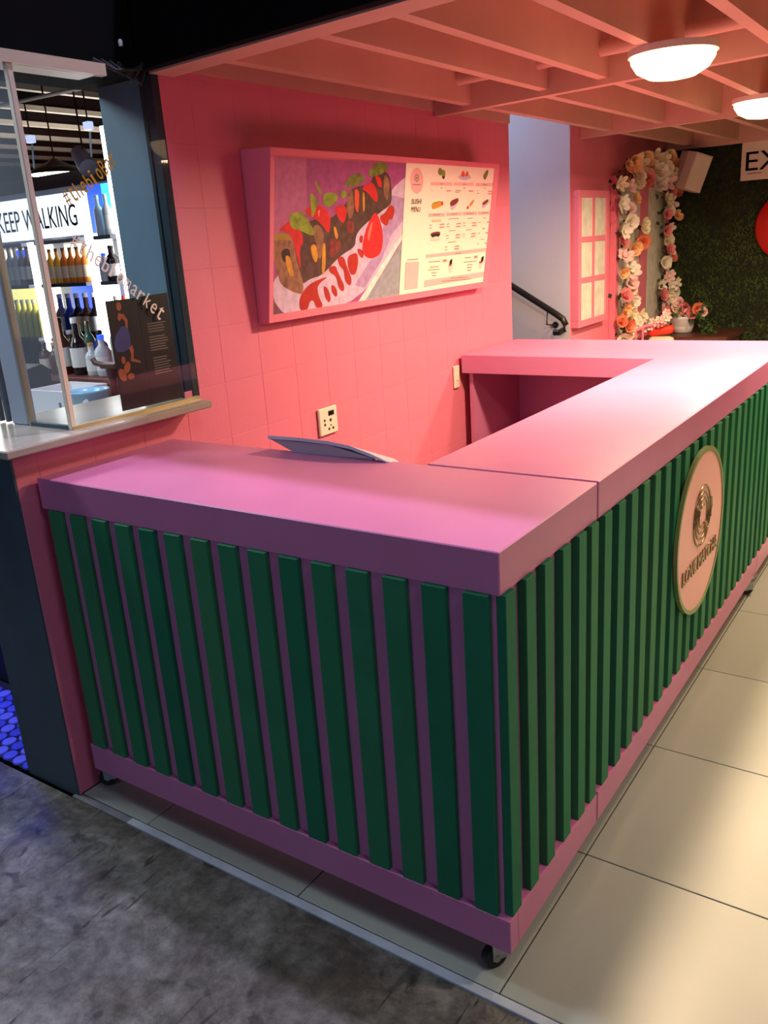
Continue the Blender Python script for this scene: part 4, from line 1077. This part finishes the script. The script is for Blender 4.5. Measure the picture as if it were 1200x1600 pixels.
r = thing('exit_sign', (-0.70, 6.06, 2.05), 'cream EXIT sign with black letters at the top of the turf wall', 'sign')
MB().box(-0.952, -0.42, 6.050, 6.062, 1.925, 2.205, ch=0.002).build('panel', M['offwhite'], r)
mb = MB()
put_text(mb, 'EXIT', (-0.918, 6.0495, 1.995), (1, 0, 0), (0, 0, 1), w=0.45, h=0.135, depth=0.001)
mb.build('lettering', M['black'], r)
MB().box(-0.90, -0.80, 6.0485, 6.0499, 1.972, 1.976).build('small_print', M['black'], r)
MB().cyl((-0.85, 6.062, 2.06), (-0.85, 6.10, 2.06), 0.008, 8).build('standoff', M['zinc'], r)
MB().cyl((-0.52, 6.062, 2.06), (-0.52, 6.10, 2.06), 0.008, 8).build('standoff', M['zinc'], r)

r = thing('fire_hose_reel', (-0.56, 6.0, 1.57), 'red round reel hanging on the turf wall under the exit sign', 'hose reel')
q = Matrix.Translation((-0.555, 6.096, 1.575)) @ Matrix.Rotation(math.pi / 2, 4, 'X')
MB().lathe([(0.18, 0.0), (0.18, 0.02), (0.262, 0.03), (0.268, 0.045), (0.255, 0.055), (0.18, 0.075), (0.09, 0.085), (0.05, 0.10)], seg=40, mx=q).build('disc', M['red'], r)
MB().lathe([(0.045, 0.0975), (0.045, 0.12), (0.02, 0.125)], seg=20, mx=q).build('hub', M['zinc'], r)

# ------------------------------------------------------------------ side table, flower pot, pink bench with bolsters
r = thing('side_table', (-1.2, 5.75, 0), 'low brown wooden table under the white flower pot', 'table')
MB().box(-1.48, -0.85, 5.45, 6.05, 0.760, 0.800, ch=0.003).build('tabletop', M['wood'], r)
for x in (-1.45, -0.92):
    for y in (5.48, 5.98):
        MB().box(x, x + 0.04, y, y + 0.04, 0.0, 0.76).build('leg', M['wood'], r)
r = thing('flower_pot', (-1.262, 5.75, 0.80), 'white ribbed pot of pink and coral flowers on the brown table', 'flower pot')
pc = (-1.262, 5.75, 0.8005)
MB().lathe([(0.060, 0.0), (0.074, 0.006), (0.083, 0.05), (0.083, 0.053), (0.086, 0.056), (0.090, 0.105), (0.094, 0.11), (0.094, 0.13), (0.086, 0.13), (0.084, 0.115)], pc, 28).build('pot', M['white'], r)
for col, dx, dz, s in (('pink', -0.10, 0.17, 1.1), ('pink', 0.03, 0.20, 1.2), ('blush', -0.02, 0.24, 1.0), ('coral', 0.12, 0.19, 1.15), ('pink', 0.09, 0.15, 1.0), ('blush', 0.05, 0.16, 0.9),
                       ('blush', 0.17, 0.16, 0.9), ('cream', -0.05, 0.21, 0.9), ('white', -0.03, 0.15, 0.9)):
    put_flower(r, col, 5.70, 0.80 + dz, pc[0] + dx, s, 'rose', rz=-0.8)
foliage(r, [(pc[0] + dx, 5.72, 0.95) for dx in (-0.08, 0, 0.08, 0.14)] , 90, M['leaf'], spread=0.035)
foliage(r, [(pc[0] + 0.13 + 0.03 * k, 5.70, 0.93 - 0.045 * k) for k in range(4)], 110, M['leaf'], name='trailing_leaves', spread=0.03)

r = thing('bench', (-1.30, 4.9, 0), 'pink bench rail in front of the flowered window, behind the rear counter', 'bench')
MB().box(-1.385, -1.02, 4.55, 5.25, 0.74, 0.775, ch=0.004).build('seat', M['pink'], r)
for x in (-1.36, -1.09):
    for y in (4.60, 5.17):
        MB().box(x, x + 0.04, y, y + 0.04, 0, 0.74).build('leg', M['pink'], r)
MB().tube([(-1.385, 4.86, 0.765), (-1.45, 4.88, 0.850), (-1.40, 4.92, 0.895), (-1.31, 4.96, 0.94), (-1.25, 5.0, 0.945)], 0.011, 10).build('arm_rail', M['pink'], r)
MB().tube([(-1.33, 4.95, 0.775), (-1.33, 4.95, 0.925)], 0.009, 8).build('arm_post', M['pink'], r)
MB().tube([(-1.375, 4.93, 0.775), (-1.375, 4.93, 0.90)], 0.009, 8).build('arm_post', M['pink'], r)


def bolster(name, a, b, rad, m, label):
    a, b = Vector(a), Vector(b)
    t = thing(name, (a + b) / 2, label, 'cushion')
    d = b - a
    qx = Matrix.Translation(a) @ d.to_track_quat('Z', 'Y').to_matrix().to_4x4()
    L = d.length
    MB().lathe([(rad * 0.25, -0.012), (rad * 0.8, -0.004), (rad, 0.02), (rad, L - 0.02), (rad * 0.8, L + 0.004), (rad * 0.25, L + 0.012)], seg=20, mx=qx).build('cover', m, t)
    MB().lathe([(0.012, L + 0.012), (0.012, L + 0.018)], seg=10, mx=qx).build('button', m, t)


bolster('bolster', (-1.30, 5.03, 0.815), (-1.14, 5.05, 0.815), 0.040, M['offwhite'], 'cream roll cushion lying on the pink bench under the red one')
bolster('bolster', (-1.31, 5.04, 0.885), (-1.15, 5.06, 0.907), 0.034, M['orangered'], 'orange-red roll cushion resting on the cream one')
r = thing('flower_spray', (-1.25, 5.0, 0.93), 'spray of blush and white flowers laid over the red roll cushion', 'flowers')
for col, x, z in (('white', -1.33, 0.925), ('blush', -1.29, 0.935), ('white', -1.27, 0.965), ('blush', -1.24, 0.955), ('white', -1.22, 0.985), ('blush', -1.19, 0.975), ('pink', -1.21, 0.955), ('white', -1.16, 0.995), ('blush', -1.17, 1.03)):
    put_flower(r, col, 5.0, z, x, 0.62, 'lily', rz=-0.8)
MB().tube([(-1.34, 5.01, 0.92), (-1.25, 5.01, 0.945), (-1.16, 5.02, 0.985), (-1.15, 5.04, 1.03)], 0.005, 6).build('stem', M['leaf'], r)
# ------------------------------------------------------------------ the bar seen through the window
BY = 2.10
hall = MB()
hall.box(-12.0, -11.8, -0.5, 9.0, 0, 3.4)
hall.build('wall_bar_side', M['black'])
tag(bpy.data.objects['wall_bar_side'], kind='structure')
o = MB().box(-12.0, -1.9, 8.9, 9.0, 0, 3.4).build('wall_bar_back', M['black'])
tag(o, kind='structure')
ce2 = struct('ceiling', (-6.5, 4, 3.1))
MB().box(-12.0, -1.82, -0.5, 9.0, 3.25, 3.4).build('panel', M['black'], ce2)
M['rafter'] = mat('lit_steel_rafter', (206, 190, 172), 0.5, 0.1, 6)  # lit flange and unlit web of the rafters are put into the colours
M['rafterw'] = mat('unlit_rafter_web', (16, 15, 16), 0.9, 0.1, 6, spec=0.1)
for k in range(11):
    x = -2.37 - 0.74 * k
    rf = MB().box(x - 0.02, x + 0.02, 0.75, 8.8, 2.94, 3.25).build('rafter', M['rafterw'], ce2)
    fl_ = MB().box(x - 0.03, x + 0.03, 0.75, 8.8, 2.90, 2.94)
    fl_ = fl_.build('flange', M['rafter'])
    fl_.parent = rf
    fl_.location = Vector((0, 0, 0)) - ce2.location
tk = thing('lighting_track', (-4.3, 2.4, 2.69), 'thin pale conduit running under the bar rafters', 'conduit')
MB().tube([(-5.6, 2.4, 2.715), (-3.3, 2.4, 2.668)], 0.012, 8).build('pipe', M['rafter'], tk)
for x in (-5.0, -3.7):
    MB().tube([(x, 2.4, 2.69), (x, 2.4, 3.24)], 0.006, 6).build('hanger', M['rafterw'], tk)
M['flood'] = mat('cold_floodlight_glow', (200, 210, 255), 0.4, 0, emit=(205, 215, 255), estr=0.9)
for i, (x, zr) in enumerate(((-4.647, 2.459), (-4.038, 2.467))):
    r = thing('floodlight', (x, 2.4, zr), ['small pale square floodlight hanging left in the bar', 'small pale square floodlight hanging right in the bar, by the glass lettering'][i], 'floodlight', 'square floodlights under the bar rafters')
    MB().box(x - 0.028, x + 0.028, 2.38, 2.42, zr - 0.022, zr + 0.024, ch=0.003).build('lamp_head', M['flood'], r)
    MB().tube([(x, 2.4, zr + 0.035), (x, 2.4, 2.675)], 0.005, 6).build('hanger', M['rafterw'], r)
    MB().tube([(x + 0.02, 2.39, zr - 0.035), (x - 0.005, 2.39, zr - 0.18)], 0.007, 6).build('rod', M['postblue'], r)
r = thing('pendant_lamp', (-5.256, 3.0, 2.33), 'wide flat pendant lamp glowing warm above the bar shelves', 'lamp')
MB().lathe([(0.20, 0.0), (0.205, 0.012), (0.14, 0.05), (0.05, 0.09), (0.02, 0.11)], (-5.256, 3.0, 2.315), 24).build('lamp_shade', M['blackgloss'], r)
M['pend'] = mat('warm_lamp_glow', (255, 244, 220), 0.4, 0, emit=(255, 238, 205), estr=9)
MB().lathe([(0.12, -0.012), (0.19, -0.004), (0.195, 0.0)], (-5.256, 3.0, 2.315), 24).build('diffuser', M['pend'], r)
MB().tube([(-5.256, 3.0, 2.42), (-5.256, 3.0, 3.24)], 0.006, 6).build('cord', M['rafterw'], r)
r = thing('spotlight', (-4.13, 2.4, 2.28), 'dark cylindrical stage spotlight in front of the bar rafters', 'spotlight')
MB().cyl((-4.20, 2.42, 2.33), (-4.05, 2.36, 2.22), 0.05, 14, r2=0.06).build('lamp_head', M['shelf'], r)
MB().tube([(-4.13, 2.4, 2.30), (-4.13, 2.4, 2.675)], 0.006, 6).build('hanger', M['rafterw'], r)
M['greyw'] = mat('grey_bulkhead', (92, 90, 92), 0.7, 0.06, 5)
o = MB().box(-6.4, -3.0, 2.62, 2.75, 2.02, 2.26).build('trim_8', M['greyw'])
tag(o, kind='structure')

# back bar shelf unit
sh = thing('back_bar_shelf', (-4.1, 2.1, 0), 'tall backlit back bar shelving full of bottles behind the window', 'shelf unit')
MB().box(-5.3, -3.3, 2.26, 2.30, 0, 2.12).build('back_panel', M['shelf'], sh)
MB().box(-5.3, -3.3, 1.98, 2.26, 0, 0.93).build('cabinet', M['blackgloss'], sh)
MB().box(-5.3, -3.3, 1.95, 2.26, 0.93, 0.96).build('worktop', M['redwood'], sh)
bays = [(-5.24, -4.40), (-4.265, -3.81), (-3.675, -3.52)]
for x0, x1 in bays:
    for z in (1.20, 1.540, 1.800):
        MB().box(x0, x1, 2.02, 2.26, z - 0.022, z).build('shelf', M['shelf'], sh)
MB().box(-5.28, -3.72, 2.00, 2.06, 1.815, 2.055).build('sign_box', M['ledsign'], sh)
mb = MB()
put_text(mb, 'KEEP WALKING', (-4.575, 1.9985, 1.866), (1, 0, 0), (0, 0, 1), w=0.81, h=0.124, depth=0.002)
mb.build('lettering', M['signtext'], sh)
for x0, x1, z0, z1 in ((-4.40, -4.265, 0.98, 1.80), (-3.81, -3.675, 0.98, 1.815), (-3.52, -3.36, 0.98, 2.38)):
    MB().box(x0 + 0.004, x1 - 0.004, 2.06, 2.16, z0, z1).build('light_panel', M['ledw'], sh)
for (x0, x1), z0, z1, m in ((bays[0], 1.545, 1.775, 'ledcream'), (bays[1], 1.545, 1.775, 'ledcream'), (bays[0], 1.205, 1.515, 'ledyel'), (bays[1], 1.205, 1.515, 'ledblue'), (bays[2], 1.205, 1.515, 'ledcream'),
                            (bays[2], 0.98, 1.175, 'ledw'), (bays[0], 0.97, 1.175, 'blackgloss'), (bays[1], 0.97, 1.175, 'shelf')):
    MB().box(x0 + 0.004, x1 - 0.004, 2.235, 2.258, z0, z1).build('backlight', M[m], sh)
MB().box(-4.80, -4.42, 2.228, 2.234, 1.70, 1.765).build('backlight', M['ledblue'], sh)
for x0, x1, m in ((-3.79, -3.66, 'ledblue'), (-3.66, -3.53, 'ledcyan')):
    MB().box(x0, x1 - 0.003, 2.12, 2.15, 1.82, 2.09).build('backlight', M[m], sh)

# bottles
BP = {}


def bottle(kind, body, cap, lab):
    """kind: profile; returns a thing with body, cap and label built at the origin"""
    key = (kind, body, cap, lab)
    if key in BP:
        return BP[key]
    H, Rr = {'tall': (0.25, 0.031), 'slim': (0.215, 0.028), 'squat': (0.20, 0.040), 'jug': (0.285, 0.042), 'short': (0.16, 0.034)}[kind]
    r = empty('bottle')
    sh_ = 0.60 if kind != 'jug' else 0.52
    MB().lathe([(Rr * 0.9, 0), (Rr, 0.006), (Rr, H * sh_), (Rr * 0.85, H * (sh_ + 0.07)), (Rr * 0.42, H * (sh_ + 0.16)), (Rr * 0.38, H * 0.90)], seg=14).build('body', body, r)
    MB().lathe([(Rr * 0.45, H * 0.90), (Rr * 0.45, H * 0.995), (Rr * 0.38, H)], seg=10).build('cap', cap, r)
    if lab:
        prof = [(Rr * 1.012, H * 0.14), (Rr * 1.012, H * 0.48)]
        vs_, fs = [], []
        for k in range(11):
            a = -math.pi * 0.75 + math.pi * 1.1 * k / 10 - 0.6
            for rr, z in prof:
                vs_.append((rr * math.cos(a), rr * math.sin(a), z))
        for k in range(10):
            fs.append((2 * k, 2 * k + 2, 2 * k + 3, 2 * k + 1))
        MB().add(vs_, fs, 0, True).build('paper_label', lab, r)
    BP[key] = [r, False]
    return BP[key]


def bm_(name, c, em=0.0):
    return mat(name, c, 0.12, 0.05, 20, emit=c if em else None, estr=em)


B = dict(orange=bm_('amber_whisky', (238, 138, 52), 0.0), amber=bm_('light_amber_drink', (250, 196, 84)), brown=bm_('brown_bottle_glass', (84, 44, 32)), dark=bm_('dark_bottle_glass', (36, 28, 32)),
         clear=bm_('clear_bottle', (206, 210, 214)), yellow=bm_('yellow_green_drink', (244, 238, 84)), blue=bm_('blue_bottle_glass', (40, 70, 170)), green=bm_('green_bottle_glass', (70, 110, 90)), grey=bm_('smoky_bottle', (120, 112, 118)))
CAPS = dict(black=M['blackgloss'], white=M['white'], gold=M['gold'], red=M['red'], cork=mat('cork_stopper', (206, 150, 90), 0.6, 0.1, 40), blue=M['ledblue'])
LAB = dict(white=M['white'], cream=M['offwhite'], black=M['black'], red=M['red'], none=None)


def put_bottle(kind, body, cap, lab, x, y, z, label, group, scale=1.0, rz=0.0):
    rec = bottle(kind, B[body], CAPS[cap], LAB[lab])
    if not rec[1]:
        r = rec[0]
        rec[1] = True
    else:
        r = copy_tree(rec[0])
    r.location = (x, y, z)
    r.scale = (scale,) * 3
    r.rotation_euler = (0, 0, rz)
    tag(r, label, 'bottle', group)
    return r


def row(specs, y, z, where, group, scale=1.0):
    ORD = ['first', 'second', 'third', 'fourth', 'fifth', 'sixth', 'seventh', 'eighth', 'ninth', 'tenth', 'eleventh', 'twelfth']
    for i, (x, kind, body, cap, lab) in enumerate(specs):
        desc = {'orange': 'amber', 'amber': 'pale amber', 'dark': 'dark', 'clear': 'clear', 'yellow': 'yellow', 'blue': 'blue', 'green': 'green', 'grey': 'smoky', 'brown': 'brown'}[body]
        put_bottle(kind, body, cap, lab, x, y, z, '%s bottle, %s from the left %s' % (desc, ORD[i], where), group, scale)


row([(-4.66 + 0.067 * i, 'tall', b, 'white' if i < 2 else 'black', 'white') for i, b in enumerate(['clear', 'clear', 'grey', 'brown', 'grey'])], 2.09, 1.5405,
    'on the upper left shelf of the back bar', 'bottles on the upper left shelf', 0.96)
row([(-4.225 + 0.070 * i, 'slim', b, 'gold', 'cream') for i, b in enumerate(['amber', 'amber', 'orange', 'orange', 'orange', 'orange'])], 2.09, 1.5405,
    'on the amber upper middle shelf', 'amber bottles on the upper middle shelf', 0.98)
row([(-4.68 + 0.064 * i, 'tall', 'yellow', 'white', 'none') for i in range(5)], 2.09, 1.2005, 'on the yellow lower left shelf', 'yellow bottles on the lower left shelf', 0.98)
row([(-4.215 + 0.088 * i, 'jug', b, 'white', l) for i, (b, l) in enumerate([('grey', 'white'), ('blue', 'none'), ('dark', 'cream'), ('brown', 'cream'), ('dark', 'white')])], 2.10, 1.2005,
    'on the blue-lit lower middle shelf', 'bottles on the blue-lit shelf', 0.96)
row([(-3.635, 'short', 'clear', 'blue', 'none'), (-3.56, 'squat', 'dark', 'black', 'white')], 2.04, 1.5405,
    'on the upper right shelf of the back bar', 'bottles on the upper right shelf')
row([(-3.635, 'tall', 'yellow', 'white', 'none'), (-3.56, 'tall', 'yellow', 'red', 'none')], 2.08, 1.2005, 'on the lower right shelf of the back bar', 'bottles on the lower right shelf')
row([(-3.64, 'tall', 'clear', 'white', 'none'), (-3.565, 'tall', 'clear', 'white', 'white')], 2.06, 1.8005, 'on top of the right shelf', 'clear bottles on the top right shelf', 0.9)

# brown bar counter with its crowd of bottles
bc = thing('bar_counter', (-3.0, 1.55, 0), 'red-brown bar counter with a pale top, seen through the window', 'bar counter')
MB().box(-3.42, -2.3, 1.24, 1.85, 1.085, 1.11, ch=0.003).build('top', M['redwood'], bc)
MB().box(-3.42, -2.3, 1.26, 1.28, 0.965, 1.085).build('fascia', M['redwood'], bc)
MB().box(-3.35, -2.35, 1.30, 1.80, 0.0, 1.085).build('cabinet', M['blackgloss'], bc)
row([(-3.33, 'short', 'brown', 'black', 'cream'), (-3.24, 'short', 'brown', 'cork', 'none'), (-3.17, 'jug', 'brown', 'black', 'white'), (-3.04, 'jug', 'dark', 'white', 'white'), (-2.94, 'short', 'clear', 'cork', 'white'), (-2.85, 'squat', 'clear', 'blue', 'white')],
    1.33, 1.1105, 'along the front of the brown bar counter', 'bottles on the bar counter')
row([(-3.36, 'squat', 'brown', 'white', 'cream'), (-3.28, 'tall', 'green', 'cork', 'none'), (-3.20, 'tall', 'green', 'gold', 'white'), (-3.11, 'squat', 'blue', 'black', 'white'), (-2.98, 'tall', 'clear', 'cork', 'white'), (-2.90, 'tall', 'clear', 'white', 'white')],
    1.52, 1.1105, 'in the back row on the brown bar counter', 'bottles on the bar counter')

# work top just behind the glass and what stands on it
wk = thing('steel_worktop', (-2.6, 0.85, 0), 'pale steel worktop just behind the window sill', 'worktop')
MB().box(-3.30, -1.92, 0.48, 1.18, 0.995, 1.025, ch=0.003).build('top', M['alu'], wk)
MB().box(-3.25, -1.97, 0.52, 1.15, 0.0, 0.995).build('cabinet', M['postblue'], wk)
r = thing('plastic_crate', (-2.49, 0.78, 1.025), 'white plastic crate with a slot handle behind the side pane', 'crate')
cr = MB()
cr.box(-2.62, -2.37, 0.74, 0.75, 1.026, 1.150).box(-2.62, -2.37, 0.95, 0.96, 1.026, 1.150).box(-2.62, -2.61, 0.75, 0.95, 1.026, 1.150).box(-2.38, -2.37, 0.75, 0.95, 1.026, 1.150).box(-2.61, -2.38, 0.75, 0.95, 1.026, 1.034)
cr.build('body', M['white'], r)
MB().box(-2.412, -2.400, 0.736, 0.741, 1.055, 1.105, ch=0.002).build('handle', M['shelf'], r)
r = thing('blue_tub', (-2.29, 0.80, 1.025), 'pale blue plastic tub behind the glass', 'tub')
M['aqua'] = mat('pale_blue_plastic', (140, 196, 214), 0.25, 0.05, 10)
MB().lathe([(0.055, 0.0), (0.062, 0.004), (0.082, 0.115), (0.086, 0.12), (0.086, 0.128), (0.078, 0.128), (0.072, 0.10)], (-2.285, 0.80, 1.0255), 24).build('body', M['aqua'], r)
r = thing('plastic_bag', (-2.17, 0.73, 1.025), 'crumpled white plastic bag between tub and beer tap', 'bag')
bm = bmesh.new()
bmesh.ops.create_icosphere(bm, subdivisions=3, radius=1.0)
r4 = random.Random(5)
for v in bm.verts:
    n_ = v.co.normalized()
    k = 1 + 0.28 * math.sin(7 * n_.x + 3 * n_.z) * math.cos(5 * n_.y) + r4.uniform(-0.09, 0.09)
    v.co = Vector((-2.165 + n_.x * 0.062 * k, 0.70 + n_.y * 0.05 * k, 1.026 + max(0, 0.045 + n_.z * 0.055 * k)))
bm.verts.index_update()
MB().add([v.co.copy() for v in bm.verts], [tuple(v.index for v in f.verts) for f in bm.faces]).build('film', M['white'], r)
bm.free()
r = thing('beer_tap', (-2.30, 0.92, 1.025), 'dark bar tap column on the worktop beside the poster', 'tap')
MB().lathe([(0.040, 0.0), (0.040, 0.008), (0.020, 0.02), (0.016, 0.14), (0.022, 0.18), (0.022, 0.20)], (-2.275, 0.92, 1.0255), 14).build('column', M['wood'], r)
MB().box(-2.325, -2.225, 0.90, 0.94, 1.222, 1.246, ch=0.005).build('head', M['wood'], r)
MB().tube([(-2.325, 0.92, 1.236), (-2.36, 0.91, 1.245), (-2.372, 0.91, 1.262)], 0.012, 8).build('handle', M['wood'], r)
r = thing('card_terminal', (-3.05, 1.0, 1.025), 'dark rounded machine on the worktop left of the bottles', 'machine')
MB().prism([(0.93, 1.026), (1.10, 1.026), (1.10, 1.175), (1.06, 1.205), (0.97, 1.19), (0.93, 1.13)], -3.14, -2.97, 'x').build('housing', M['blackgloss'], r)
MB().box(-2.97, -2.925, 0.95, 1.06, 1.026, 1.09, ch=0.006).build('tray', M['blackgloss'], r)

# folded black poster stuck inside the glass
r = thing('poster', (-1.515, 0.48, 1.36), 'black folded menu poster with orange figures inside the window', 'poster')
PX = -1.509
M['pblack'] = mat('poster_black', (30, 27, 28), 0.4, 0.1, 12)
M['porange'] = mat('poster_orange', (170, 88, 48), 0.45, 0.1, 30)
M['pblue'] = mat('poster_blue', (62, 66, 120), 0.45, 0.1, 20)
M['ptext'] = mat('poster_text', (122, 108, 96), 0.5, 0.1, 20)
MB().prism([(0.352, 1.193), (0.472, 1.192), (0.472, 1.535), (0.352, 1.534)], PX - 0.003, PX, 'x').build('panel', M['pblack'], r)
MB().prism([(0.474, 1.192), (0.606, 1.191), (0.602, 1.540), (0.474, 1.536)], PX - 0.004, PX - 0.001, 'x').build('panel', M['pblack'], r)


def flat(name, polys, m, x=PX + 0.0004):
    mb = MB()
    for p in polys:
        mb.add([(x, y, z) for y, z in p], [tuple(range(len(p)))])
    return mb.build(name, m, r)


def blob(cy, cz, ry, rz, a0=0, n=12):
    return [(cy + ry * math.cos(2 * math.pi * k / n) * math.cos(a0) - rz * math.sin(2 * math.pi * k / n) * math.sin(a0),
             cz + ry * math.cos(2 * math.pi * k / n) * math.sin(a0) + rz * math.sin(2 * math.pi * k / n) * math.cos(a0)) for k in range(n)]


flat('figure_print', [blob(0.398, 1.515, 0.010, 0.014), [(0.392, 1.495), (0.412, 1.490), (0.424, 1.470), (0.420, 1.445), (0.412, 1.450), (0.413, 1.468), (0.402, 1.478), (0.392, 1.470), (0.386, 1.478)],
                      [(0.412, 1.385), (0.426, 1.392), (0.430, 1.375), (0.424, 1.350), (0.450, 1.338), (0.450, 1.332), (0.412, 1.343), (0.418, 1.365)],
                      blob(0.372, 1.305, 0.014, 0.022, 0.4), blob(0.394, 1.325, 0.012, 0.020, -0.5), blob(0.404, 1.296, 0.014, 0.010), blob(0.384, 1.350, 0.008, 0.012)], M['porange'])
flat('figure_print', [[(0.368, 1.428), (0.398, 1.455), (0.420, 1.450), (0.424, 1.420), (0.420, 1.385), (0.392, 1.375), (0.364, 1.378), (0.358, 1.40)]], M['pblue'], PX + 0.0003)
lines = []
for k in range(22):
    if k in (0, 1, 6, 13, 14):
        continue
    z = 1.465 - 0.0085 * k
    lines.append([(0.500 + (0.004 if k > 13 else 0), z), (0.500 + rnd.uniform(0.060, 0.078), z), (0.575, z + 0.003), (0.500, z + 0.003)])
lines = [[(a[0][0], a[0][1]), (a[1][0], a[0][1]), (a[1][0], a[0][1] + 0.0032), (a[0][0], a[0][1] + 0.0032)] for a in lines]
flat('text_print', lines, M['ptext'], PX - 0.0006)

# folding trellis gate at the open end of the window, and a lit panel beyond it
r = thing('trellis_gate', (-1.86, 0.13, 1.18), 'folded grey steel trellis gate at the left end of the sill', 'gate')
M['gategrey'] = mat('grey_gate_steel', (104, 112, 122), 0.4, 0.08, 20)
for x in (-1.835, -1.875):
    MB().box(x - 0.006, x + 0.006, 0.150, 0.166, 1.18, 2.18, ch=0.001).build('upright', M['gategrey'], r)
for k in range(4):
    z = 1.235 + 0.22 * k
    MB().tube([(-1.885, 0.148, z), (-1.825, 0.148, z + 0.17)], 0.006, 6).build('lattice_bar', M['gategrey'], r)
    MB().tube([(-1.825, 0.168, z), (-1.885, 0.168, z + 0.17)], 0.006, 6).build('lattice_bar', M['gategrey'], r)
r = thing('lit_fridge', (-3.4, 0.75, 0), 'bright lit fridge door glimpsed left of the window post', 'fridge')
MB().box(-3.75, -3.36, 0.60, 1.15, 0, 2.0, ch=0.01).build('body', M['postblue'], r)
MB().box(-3.359, -3.35, 0.64, 1.11, 1.30, 1.95).build('door_light', M['ledw'], r)
# low dark front of the bar beyond the penny tiles
o = MB().box(-6.0, -1.83, 0.30, 0.36, 0, 0.99).build('trim_9', M['navy'])
tag(o, kind='structure')

# loose black cables in the corner where canopy and bar bulkhead meet
r = thing('cable_bundle', (-1.50, 0.60, 2.20), 'loose dark cables hanging in the corner above the window post', 'cable')
for k in range(4):
    a = 0.03 * k
    MB().tube([(-1.518, 0.45 + a, 2.215), (-1.505, 0.52 + a, 2.19 - 0.01 * k), (-1.500, 0.60 + a / 2, 2.20 + 0.012 * k), (-1.508, 0.64, 2.235)], 0.005, 6).build('cable', M['rubber'], r)
MB().lathe([(0.006, 0), (0.007, 0.012), (0.004, 0.018)], (-1.515, 0.56, 2.262), 8).build('connector', M['white'], r)
